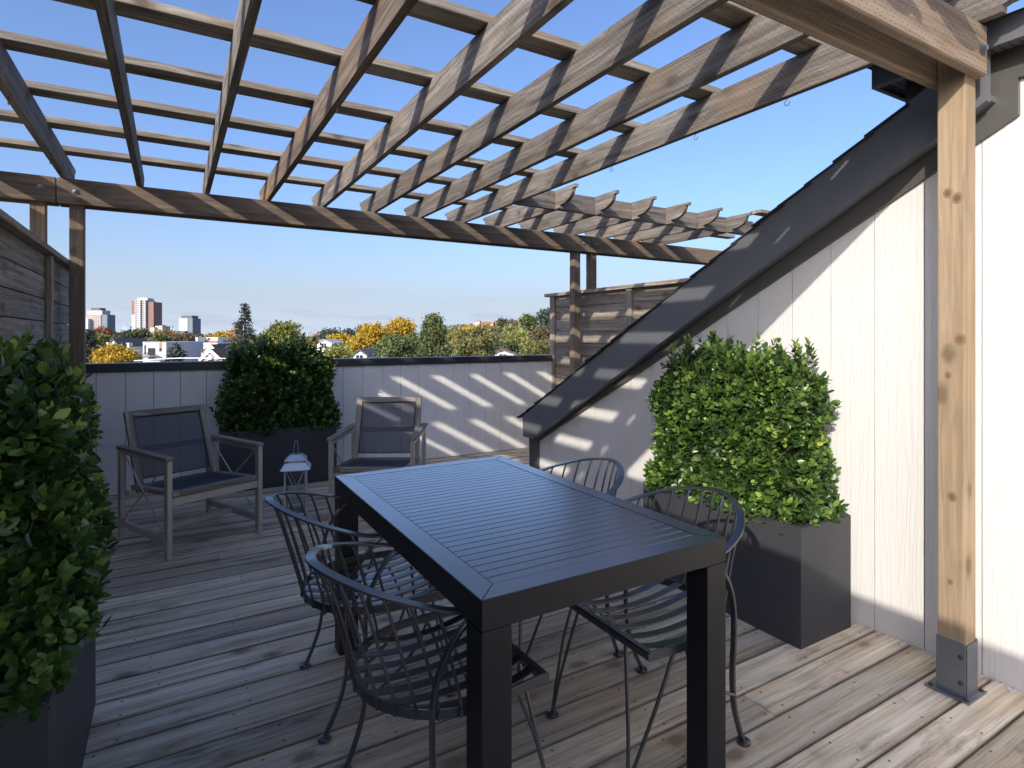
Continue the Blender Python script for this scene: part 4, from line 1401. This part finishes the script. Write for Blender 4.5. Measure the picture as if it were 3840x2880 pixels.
woods('far_woods', 'band of distant autumn treetops along the flat horizon', 120, 760, lerp_fun([(120, 726), (240, 722), (420, 722), (520, 727), (640, 729), (760, 725)]), 420, 700, ['brown', 'dark', 'olive', 'dark', 'olive'], 12000, 1.5, 21)
woods('hillside_woods', 'mixed russet and olive trees covering the hillside at right', 930, 1330, lerp_fun([(930, 712), (1000, 706), (1100, 706), (1200, 701), (1330, 690)]), 130, 420, ['olive', 'brown', 'green', 'olive', 'lime', 'olive', 'dark'], 22000, 1.0, 22, 14)
woods('valley_woods', 'lower treetops filling the valley before the hillside', 640, 1330, lerp_fun([(640, 740), (760, 735), (860, 724), (960, 722), (1100, 717), (1330, 708)]), 90, 240, ['olive', 'dark', 'lime', 'green', 'olive', 'ailan'], 24000, 0.75, 23, 12)

# ---- single trees
for i, (lab, xd, yt, dist, wd, kind, shape, n) in enumerate([
    ('golden maple at left before the white flat roofed house', 246, 742, 52, 84, 'yellow', 'round', 3000),
    ('broad dark green round tree under the red tower', 296, 707, 240, 90, 'dark', 'round', 2600),
    ('small red domed tree below the left tower', 221, 713, 330, 28, 'red', 'round', 900),
    ('dark olive tree between the left spruce and the round tree', 212, 723, 200, 34, 'olive', 'round', 1000),
    ('orange brown tree right of the broad dark tree', 358, 716, 260, 32, 'orange', 'round', 900),
    ('russet dark tree below the white tower', 394, 719, 190, 48, 'brown', 'round', 1300),
    ('amber tree just right of the broad dark tree', 345, 723, 180, 26, 'olive', 'round', 800),
    ('golden yellow tree left of the tall spruce', 476, 716, 130, 66, 'yellow', 'round', 2400),
    ('large yellow green tree right of the tall spruce', 609, 694, 62, 112, 'lime', 'loose', 5200),
    ('low olive tree behind the parapet shrub', 640, 735, 75, 70, 'lime', 'round', 1500),
    ('small orange red shrub tree at the valley edge', 678, 738, 150, 30, 'orange', 'round', 700),
    ('dark distant tree beside the far brick building', 714, 712, 420, 34, 'blue', 'round', 900),
    ('wide distant dark green tree on the skyline', 752, 711, 520, 42, 'blue', 'round', 900),
    ('distant dark tree at the right of the skyline pair', 786, 709, 480, 16, 'dark', 'round', 400),
    ('small golden tree in the valley', 731, 723, 160, 28, 'yellow', 'round', 900),
    ('pale green feathery tree low behind the parapet', 728, 746, 48, 76, 'lime', 'loose', 2200),
    ('golden honey locust with a ragged top, left of two', 806, 702, 95, 64, 'yellow', 'loose', 3400),
    ('taller golden honey locust behind the green trees', 862, 691, 100, 76, 'yellow', 'loose', 3800),
    ('golden tree low behind the parapet, left of the green tree', 776, 729, 85, 36, 'yellow', 'loose', 1500),
    ('spreading dull green tree in front of the golden locusts', 858, 719, 42, 96, 'ailan', 'loose', 4200),
    ('tall spiky dull green tree at the middle of the view', 936, 680, 46, 72, 'ailan', 'upright', 5200),
    ('broad yellow tinged green tree right of the spiky tree', 1024, 708, 44, 104, 'olive', 'loose', 4600),
    ('yellow tree glowing behind the broad green tree', 1012, 706, 120, 60, 'yellow', 'loose', 1800),
    ('dark green tree on the hill beside the school', 1090, 693, 330, 32, 'dark', 'round', 900),
    ('small brown tree on the hill crest', 1110, 698, 300, 24, 'brown', 'round', 600),
    ('rounded bright green tree on the hill crest', 1141, 686, 260, 22, 'green', 'round', 900),
    ('tall blue green tree on the hill crest by the fence', 1184, 669, 200, 42, 'blue', 'round', 1800),
    ('orange tree in front of the hilltop school', 1046, 701, 300, 30, 'orange', 'round', 800),
    ('olive bushy tree on the lower hillside', 1125, 716, 110, 60, 'lime', 'round', 2200),
    ('large russet tree on the slope near the fence', 1180, 706, 105, 56, 'brown', 'round', 2400),
    ('pale olive tree low at the right end of the parapet', 1160, 735, 62, 64, 'olive', 'loose', 2400),
    ('dark green shrub tree low on the hillside', 1098, 741, 80, 30, 'dark', 'round', 900),
]):
    tree(lab, xd, yt, dist, wd, kind, seed=i, n=n, shape=shape)
conifer('tall pointed spruce rising above the parapet shrub', 529, 655, 58, 240, 'spruce', 1, 40, 0.1, 0.34, 0.22, 80)
conifer('broad blue grey spruce beside the left post', 192, 712, 60, 170, 'spruce', 2, 36, 0.1, 0.25, 0.30, 60)
conifer('short grey green spruce right of the white flat roofed house', 381, 744, 50, 250, 'spruce', 3, 36, 0.1, 0.2, 0.28, 60)
conifer('pale grey green conifer at the foot of the tall spruce', 505, 742, 70, 170, 'spruce', 4, 30, 0.1, 0.2, 0.32, 60)

# ---- buildings
def facade(name, wall, win, px=3.2, pz=3.0, fx=0.55, fz=0.5, seedc=0.0):
    k = N(name)
    v, raw = k.objvec(False)
    s = k.n('SeparateXYZ'); k.l(raw, s.inputs[0])
    h = k.math('ADD', s.outputs['X'], s.outputs['Y'])
    a = k.math('LESS_THAN', k.math('FRACT', k.math('MULTIPLY', h, 1 / px)), fx)
    b = k.math('LESS_THAN', k.math('FRACT', k.math('MULTIPLY', s.outputs['Z'], 1 / pz)), fz)
    f = k.math('MULTIPLY', a, b)
    g = k.n('NewGeometry')
    sn = k.n('SeparateXYZ'); k.l(g.outputs['Normal'], sn.inputs[0])
    f = k.math('MULTIPLY', f, k.math('LESS_THAN', sn.outputs['Z'], 0.5))
    nz = k.noise(k.mapping(v, (1 / px, 1 / px, 1 / pz)), 3.0, 1)
    w = k.mix(nz, win, tuple(q * 2.2 for q in win))
    k.set(color=k.mix(f, wall, w), rough=0.6)
    return k.m
F_red = facade('red_brick_tower', (0.25, 0.125, 0.10), (0.07, 0.055, 0.055), 3.5, 2.9, 0.35, 0.42)
F_cream = facade('cream_tower', (0.55, 0.50, 0.44), (0.08, 0.085, 0.095), 3.0, 2.9, 0.5, 0.5)
F_balc = facade('balcony_tower', (0.48, 0.465, 0.44), (0.08, 0.095, 0.12), 5.0, 2.9, 0.78, 0.58)
F_glass = facade('glass_tower', (0.16, 0.18, 0.21), (0.09, 0.11, 0.14), 3.0, 2.9, 0.6, 0.6)
F_white = facade('white_tower', (0.54, 0.56, 0.59), (0.13, 0.16, 0.20), 2.6, 2.9, 0.5, 0.45)
F_pink = facade('pinkish_tower', (0.42, 0.34, 0.31), (0.07, 0.07, 0.08), 3.2, 2.9, 0.5, 0.5)
F_blue = plain('hazy_blue_building', (0.30, 0.37, 0.48), 0.7, var=0.1)  # distance haze is put into this blue wall colour
F_brick2 = facade('far_brick_building', (0.30, 0.19, 0.16), (0.15, 0.12, 0.12), 4.0, 3.2, 0.4, 0.4)
F_dark = plain('dark_roof_plant', (0.10, 0.105, 0.11), 0.6)
F_pale = plain('pale_roof_plant', (0.62, 0.60, 0.55), 0.7)

def tower(name, label, cat, xd, dist, blocks, turn=0.0, group=None):
    """blocks: (part name, x0d, x1d, ytopd, depth, forward offset, material) in view units"""
    c = far(xd, 727, dist)
    gz = terrain_h(c.x, c.y)
    t = thing(name, label, cat, (c.x, c.y, gz), -YAW + turn, group)
    k = dist / 1250
    for (pn, x0, x1, yt, dep, fo, m, zb) in blocks:
        a, b = (x0 - xd) * k, (x1 - xd) * k
        h = CAMZ + (727 - yt) * k - gz
        zlo = 0 if zb is None else CAMZ + (727 - zb) * k - gz
        o = ob(pn, box_mesh(b - a, dep, h - zlo, 0), m, t, ((a + b) / 2, fo + dep / 2, (h + zlo) / 2))
    return t
tower('apartment_tower', 'tall apartment tower with red sides and pale balconies down its middle', 'tower', 306, 900, [
    ('tower_block', 283.5, 292.5, 649.5, 20, 1.0, F_red, 679), ('tower_block', 283.5, 292.5, 679.1, 20, 1.0, F_cream, None),
    ('balcony_block', 292.6, 316.5, 648, 24, -2.0, F_balc, None), ('tower_block', 316.6, 330.5, 652, 22, 1.5, F_red, None),
    ('balcony_stack', 303, 307, 648.3, 2.0, -4.2, F_cream, None),
    ('penthouse', 293.5, 316, 643.2, 16, 3, F_pale, 648)], 0.0)
tower('apartment_tower', 'stepped grey and pink apartment tower beside the left post', 'tower', 205, 980, [
    ('tower_block', 176, 196, 689, 18, -6, F_white, None), ('tower_block', 182, 216.5, 680, 24, 2, F_pink, None),
    ('tower_block', 185, 217, 670, 20, 4, F_cream, 680), ('tower_block', 217, 229, 679.5, 20, 3, F_glass, None), ('penthouse', 191, 210.5, 664.5, 14, 6, F_dark, 670)], 0.0)
tower('apartment_tower', 'slim white apartment tower with dark penthouse', 'tower', 400, 900, [
    ('tower_block', 386.3, 405, 687.3, 24, 0, F_white, None), ('tower_block', 405.1, 415.3, 687.3, 24, 0.8, F_glass, None),
    ('penthouse', 389.5, 412.5, 681.5, 18, 3, F_dark, 687.2), ('podium', 391, 409, 715, 10, -14, F_dark, None)], 0.0)
tower('apartment_block', 'beige low apartment block right of the red tower', 'building', 335, 700, [
    ('block', 324, 334, 707, 16, 0, F_cream, None), ('block', 331, 346.5, 704, 16, 4, F_cream, None), ('roof_plant', 334, 341, 702, 8, 8, F_dark, 704)])
tower('office_block', 'hazy blue block far behind, left of the red tower', 'building', 272, 2200, [('block', 264, 281, 705, 30, 0, F_blue, None), ('roof_plant', 265, 271, 704, 14, 6, F_blue, 705)])
tower('office_block', 'hazy low skyline blocks right of the left tower', 'building', 241, 2600, [('block', 229, 241, 715, 30, 0, F_blue, None), ('block', 242.5, 252, 718, 30, 0, F_blue, None)])
tower('low_building', 'long white low building under the slim white tower', 'building', 380, 600, [('block', 368, 391, 720, 14, 0, F_pale, None)])
tower('brick_building', 'far brick building left of the tall spruce', 'building', 506, 1100, [('block', 491, 511, 713, 24, 0, F_brick2, None), ('block', 498, 512, 702, 18, 6, F_brick2, None)])
tower('brick_building', 'far brick building on the skyline beside the lattice pylon', 'building', 686, 1000, [('block', 675, 697, 719, 24, 0, F_brick2, None), ('roof_plant', 684, 690, 716, 8, 8, F_brick2, 719)])

# lattice pylon
def pylon():
    c = far(667, 727, 700); gz = terrain_h(c.x, c.y)
    t = thing('pylon', 'tiny pale lattice power pylon on the skyline', 'pylon', (c.x, c.y, gz), -YAW)
    H = CAMZ + (727 - 713) * 0.56 - gz
    b = MB()
    for s in (-1, 1):
        for q in (-1, 1): b.tube([(s * 2.4, q * 2.4, 0), (s * 0.3, q * 0.3, H)], 0.22, 4)
    for k in range(6):
        z0, z1 = H * k / 6, H * (k + 1) / 6
        w0, w1 = 2.4 - 2.1 * k / 6, 2.4 - 2.1 * (k + 1) / 6
        b.tube([(-w0, -w0, z0), (w1, -w1, z1)], 0.12, 4); b.tube([(w0, -w0, z0), (-w1, -w1, z1)], 0.12, 4)
    b.ob('lattice', M['galv'], t)
    a = MB()
    for z in (0.72, 0.84): a.tube([(-3.6, 0, H * z), (0, 0, H * z + 0.5), (3.6, 0, H * z)], 0.2, 4)
    a.ob('cross_arms', M['galv'], t)
pylon()

# ---- houses
W_white = plain('white_render', (0.72, 0.73, 0.74), 0.7, var=0.06)
W_grey = plain('pale_grey_render', (0.52, 0.54, 0.57), 0.7, var=0.06)
W_peach = plain('peach_brick', (0.46, 0.31, 0.24), 0.8, var=0.18)
W_trim = plain('white_house_trim', (0.8, 0.8, 0.8), 0.5)
W_roof = plain('brown_house_roof', (0.13, 0.095, 0.08), 0.9, var=0.25)
W_groof = plain('grey_house_roof', (0.10, 0.10, 0.11), 0.9, var=0.25)
W_glass = plain('dark_window_glass', (0.03, 0.035, 0.045), 0.12, 0.0, 0.6)
W_black = plain('black_railing', (0.015, 0.015, 0.017), 0.5)
W_orange = plain('orange_wood_cladding', (0.42, 0.19, 0.06), 0.7, var=0.2)
W_stone = plain('chimney_render', (0.55, 0.52, 0.47), 0.8, var=0.15)

def house_root(name, label, xd, dist, turn=0.0):
    c = far(xd, 727, dist); gz = terrain_h(c.x, c.y)
    t = thing(name, label, 'house', (c.x, c.y, gz), -YAW + turn, 'houses of the town')
    k = dist / 1250
    return t, k, (lambda x: (x - xd) * k), (lambda y: CAMZ + (727 - y) * k - gz)
def hbox(name, m, t, x0, x1, y0, y1, z0, z1, bev=0):
    return ob(name, box_mesh(x1 - x0, y1 - y0, z1 - z0, bev), m, t, ((x0 + x1) / 2, (y0 + y1) / 2, (z0 + z1) / 2))
def window(t, x0, x1, z0, z1, yf, frame=W_trim, fw=0.07):
    f = hbox('window', frame, t, x0 - fw, x1 + fw, yf - 0.05, yf + 0.02, z0 - fw, z1 + fw)
    c = f.location
    ob('pane', box_mesh(x1 - x0, 0.03, z1 - z0, 0), W_glass, f, (0, -0.025, 0))
    ob('mullion', box_mesh(0.05, 0.03, z1 - z0, 0), frame, f, (0, -0.045, 0))
    return f
def gable(t, x0, x1, z0, zr, y0, y1, m, over=0.3, name='roof'):
    """gable facing the camera: triangle in x-z, ridge along y"""
    xm = (x0 + x1) / 2
    sl = (zr - z0) / (xm - x0)
    th = 0.22
    p = [(x0 - over, z0 - over * sl), (xm, zr), (x1 + over, z0 - over * sl), (x1 + over, z0 - over * sl + th), (xm, zr + th), (x0 - over, z0 - over * sl + th)]
    return ob(name, prism(p, 'y', y0 - over, y1 + over), m, t)

# white flat-roofed house with balcony
t, k, X, Z = house_root('flat_roofed_house', 'pale grey modern flat roofed house with glazed balcony door and orange panel', 334, 62)
hbox('wall', W_grey, t, X(308.5), X(359), 0, 7.5, 0, Z(739.5))
hbox('parapet', W_grey, t, X(308.2), X(347), -0.06, 7.55, Z(739.5) + 0.002, Z(738.3))
hbox('slot_window', W_glass, t, X(312.3), X(315.2), -0.03, 0.02, Z(765), Z(745))
f = hbox('balcony_door', W_black, t, X(320), X(335.2), -0.06, 0.03, Z(767), Z(751.8))
for q in (-1, 1): ob('pane', box_mesh(0.30, 0.02, 0.62, 0), W_glass, f, (q * 0.18, -0.05, 0))
hbox('cladding_panel', W_orange, t, X(344.5), X(349.2), -0.04, 0.02, Z(752), Z(740.2))
hbox('window', W_glass, t, X(344.5), X(349.2), -0.04, 0.02, Z(759), Z(752.3))
rail = MB()
for q in range(14):
    xx = X(318) + (X(337) - X(318)) * q / 13
    rail.box(xx - 0.012, xx + 0.012, -0.62, -0.60, Z(771), Z(762))
rail.box(X(318), X(337), -0.63, -0.59, Z(762.4), Z(761.6)); rail.box(X(318), X(337), -0.65, 0.0, Z(772), Z(770.5))
for q in range(16):
    f_ = q / 15
    xx = X(337) + (X(359) - X(337)) * f_
    zz = Z(762 + 12 * f_)
    rail.box(xx - 0.012, xx + 0.012, -0.62, -0.60, zz - 0.5, zz)
rail.bar([(X(337), -0.61, Z(762)), (X(359), -0.61, Z(774))], 0.05, 0.05)
rail.ob('balcony_railing', W_black, t)
# neighbour with grey gable roof
t, k, X, Z = house_root('gabled_house', 'low grey roofed house left of the modern flat roofed house', 300, 68)
hbox('wall', W_white, t, X(288), X(308), 0.4, 7, 0, Z(766))
ob('roof', prism([(0.0, Z(767)), (3.4, Z(752)), (7.2, Z(767))], 'x', X(287), X(308.6)), W_groof, t)
# tall white house further back
t, k, X, Z = house_root('white_house', 'tall white modern house with roof terrace behind the peach house', 430, 90)
hbox('wall', W_white, t, X(414.5), X(448), 1.2, 8, 0, Z(746))
hbox('upper_wall', W_white, t, X(415), X(419), 1.0, 7.5, Z(746) + 0.003, Z(728.5))
hbox('upper_wall', W_white, t, X(419), X(446.5), 3.4, 7.5, Z(746) + 0.003, Z(729))
hbox('terrace_rail', W_white, t, X(419.2), X(447.8), 1.0, 1.15, Z(746) + 0.003, Z(740.5))
hbox('cladding_panel', W_orange, t, X(419.5), X(447), 3.2, 3.38, Z(740.5), Z(735.5))
hbox('window', W_glass, t, X(424), X(430), 3.36, 3.39, Z(734.5), Z(730.5))
# peach gabled house
t, k, X, Z = house_root('gabled_house', 'peach brick house with two white trimmed gables and brown roof', 446, 58)
hbox('wall', W_peach, t, X(418), X(462), 1.4, 8, 0, Z(759))
ob('roof', prism([(1.0, Z(760)), (3.6, Z(747)), (8.3, Z(760))], 'x', X(417), X(462)), W_roof, t)
for (x0, x1, ze, zr, yf, nm) in ((439, 462, 761.5, 748.5, 0.55, 'gable_wall'), (441, 484, 777, 757.5, -0.6, 'gable_wall')):
    ob(nm, prism([(X(x0), 0), (X(x1), 0), (X(x1), Z(ze)), ((X(x0) + X(x1)) / 2, Z(zr)), (X(x0), Z(ze))], 'y', yf, 6.0), W_peach, t)
    r = gable(t, X(x0), X(x1), Z(ze), Z(zr), yf, 6.0, W_roof, 0.12)
    xm = (X(x0) + X(x1)) / 2
    sl = (Z(zr) - Z(ze)) / (xm - X(x0))
    for s in (-1, 1):
        xa, xb = (X(x0) - 0.14, xm) if s < 0 else (xm, X(x1) + 0.14)
        za, zb = (Z(ze) - 0.14 * sl, Z(zr)) if s < 0 else (Z(zr), Z(ze) - 0.14 * sl)
        ob('verge', prism([(xa, za - 0.13), (xb, zb - 0.13), (xb, zb + 0.23), (xa, za + 0.23)], 'y', yf - 0.17, yf - 0.125), W_trim, t)
window(t, X(422.5), X(428.5), Z(770), Z(763), 1.38)
window(t, X(429.5), X(431.5), Z(768), Z(763), 1.38)
window(t, X(457), X(467), Z(779), Z(772), -0.62)
# roofs further back
for (lab, xd, dist, x0, x1, ye, yr, wm, rm) in (
        ('small blue trimmed gable house right of the white house', 469, 85, 459, 482, 757, 745.5, W_white, W_groof),
        ('white cottage gable peeping over the golden maple', 245, 95, 235, 255, 745, 733.5, W_white, W_groof),
        ('dark roofed cottage right of the white cottage gable', 272, 100, 258, 292, 748, 738, W_white, W_groof),
        ('white roofed house at the far left by the post', 184, 60, 172, 196, 778, 769, W_white, W_groof),
        ('pale roofed house in the valley below the pylon', 700, 120, 684, 716, 742, 735, W_white, plain('pale_house_roof', (0.42, 0.42, 0.43), 0.8)),
        ('white house seen through the broad green tree', 995, 80, 975, 1014, 757, 744, W_white, W_groof),
        ('brown roofed house low at the right of the parapet', 1092, 75, 1062, 1112, 766, 757, W_white, W_roof),
        ('small white house on the hill crest', 1126, 280, 1118, 1134, 707, 703.5, W_white, W_white),
        ('white cottage low behind the golden locust', 776, 75, 762, 792, 768, 757, W_white, W_groof)):
    t, k, X, Z = house_root('gabled_house', lab, xd, dist)
    zr, ze = Z(yr), max(Z(ye), 0.8)
    ob('wall', prism([(X(x0), 0), (X(x1), 0), (X(x1), ze), ((X(x0) + X(x1)) / 2, zr), (X(x0), ze)], 'y', 0, 8), wm, t)
    gable(t, X(x0), X(x1), ze, zr, 0, 8, rm, 0.25)
    window(t, (X(x0) + X(x1)) / 2 - 0.45, (X(x0) + X(x1)) / 2 + 0.45, max(0.8, ze - 1.0), ze + 0.05, -0.02)
# free standing chimney stacks
for (lab, xd, dist, x0, x1, yt) in (('left pale chimney stack over the golden maple', 232, 70, 230.2, 234.3, 739.5), ('right pale chimney stack beside the modern house', 276, 70, 274, 279, 740.5)):
    t, k, X, Z = house_root('chimney', lab, xd, dist)
    t['category'] = 'chimney'; t['group'] = 'chimneys'
    hbox('stack', W_stone, t, X(x0), X(x1), 0, 0.5, 0, Z(yt) - 0.12)
    hbox('cap', W_stone, t, X(x0) - 0.05, X(x1) + 0.05, -0.05, 0.55, Z(yt) - 0.118, Z(yt))
# hilltop school
t, k, X, Z = house_root('school', 'long cream institutional building with red cornice on the hilltop', 1054, 430)
t['category'] = 'building'
cream = plain('cream_stone', (0.62, 0.54, 0.44), 0.8, var=0.06)
redc = plain('red_cornice', (0.38, 0.12, 0.09), 0.7)
hbox('wall', cream, t, X(1028), X(1084), 0, 14, 0, Z(697))
hbox('wing', cream, t, X(1026), X(1037), -3, 10, 0, Z(694.5))
hbox('cornice', redc, t, X(1027.5), X(1084.5), -0.4, 14.4, Z(697) + 0.01, Z(695.8))
hbox('cornice', redc, t, X(1025.6), X(1037.4), -3.4, 10.4, Z(694.5) + 0.01, Z(693.2))
hbox('chimney', redc, t, X(1066), X(1069), 4, 6, Z(695.8), Z(692.2))
for q in range(14):
    xx = X(1040) + (X(1082) - X(1040)) * q / 13
    hbox('window', W_glass, t, xx - 0.35, xx + 0.35, -0.06, 0.02, Z(701), Z(698.6))

# utility pole and overhead cable beyond the parapet
def cable():
    a, m, b = far(290, 779.5, 24), far(455, 773.6, 22), far(640, 775.5, 22)
    pc = far(455, 775, 22)
    t = thing('utility_pole', 'pale overhead cable with insulator strung just above the parapet cap', 'utility pole', (pc.x, pc.y, GZ))
    L = Vector(t.location)
    c = MB(); c.tube([p - L for p in catmull([a, (a + m) / 2 + Vector((0, 0, 0.045)), m], 8)], 0.020, 6)
    c.tube([p - L for p in catmull([m, (b + m) / 2 - Vector((0, 0, 0.02)), b], 8)], 0.016, 6)
    c.ob('cable', W_trim, t, True)
    p = MB(); p.tube([(0, 0, 0), (0, 0, pc.z - GZ)], 0.10, 10); p.ob('pole', M['bark'], t, True)
    i_ = MB()
    i_.lathe([(0.02, -0.05), (0.11, -0.03), (0.12, 0.03), (0.05, 0.08), (0.09, 0.11), (0.03, 0.18)], n=12)
    i_.ob('insulator', W_trim, t, True, (0, 0, pc.z - GZ))
cable()

# small scraps of paper on the boards
for (lab, x_, y_, rz_) in (('tiny white scrap lying on the deck at the foot of the house wall', 2.735, 0.93, 20), ('tiny white scrap on the boards left of the steel post foot', 2.33, 1.10, 70)):
    sc_ = MB(); sc_.v = [(-0.012, -0.005, 0.002), (0.010, -0.006, 0.0015), (0.013, 0.004, 0.006), (-0.006, 0.007, 0.003)]; sc_.f = [(0, 1, 2, 3)]
    tag(sc_.ob('paper_scrap', M['litter'], None, False, (x_, y_, 0.0022), (0, 0, R(rz_))), lab, 'scrap')
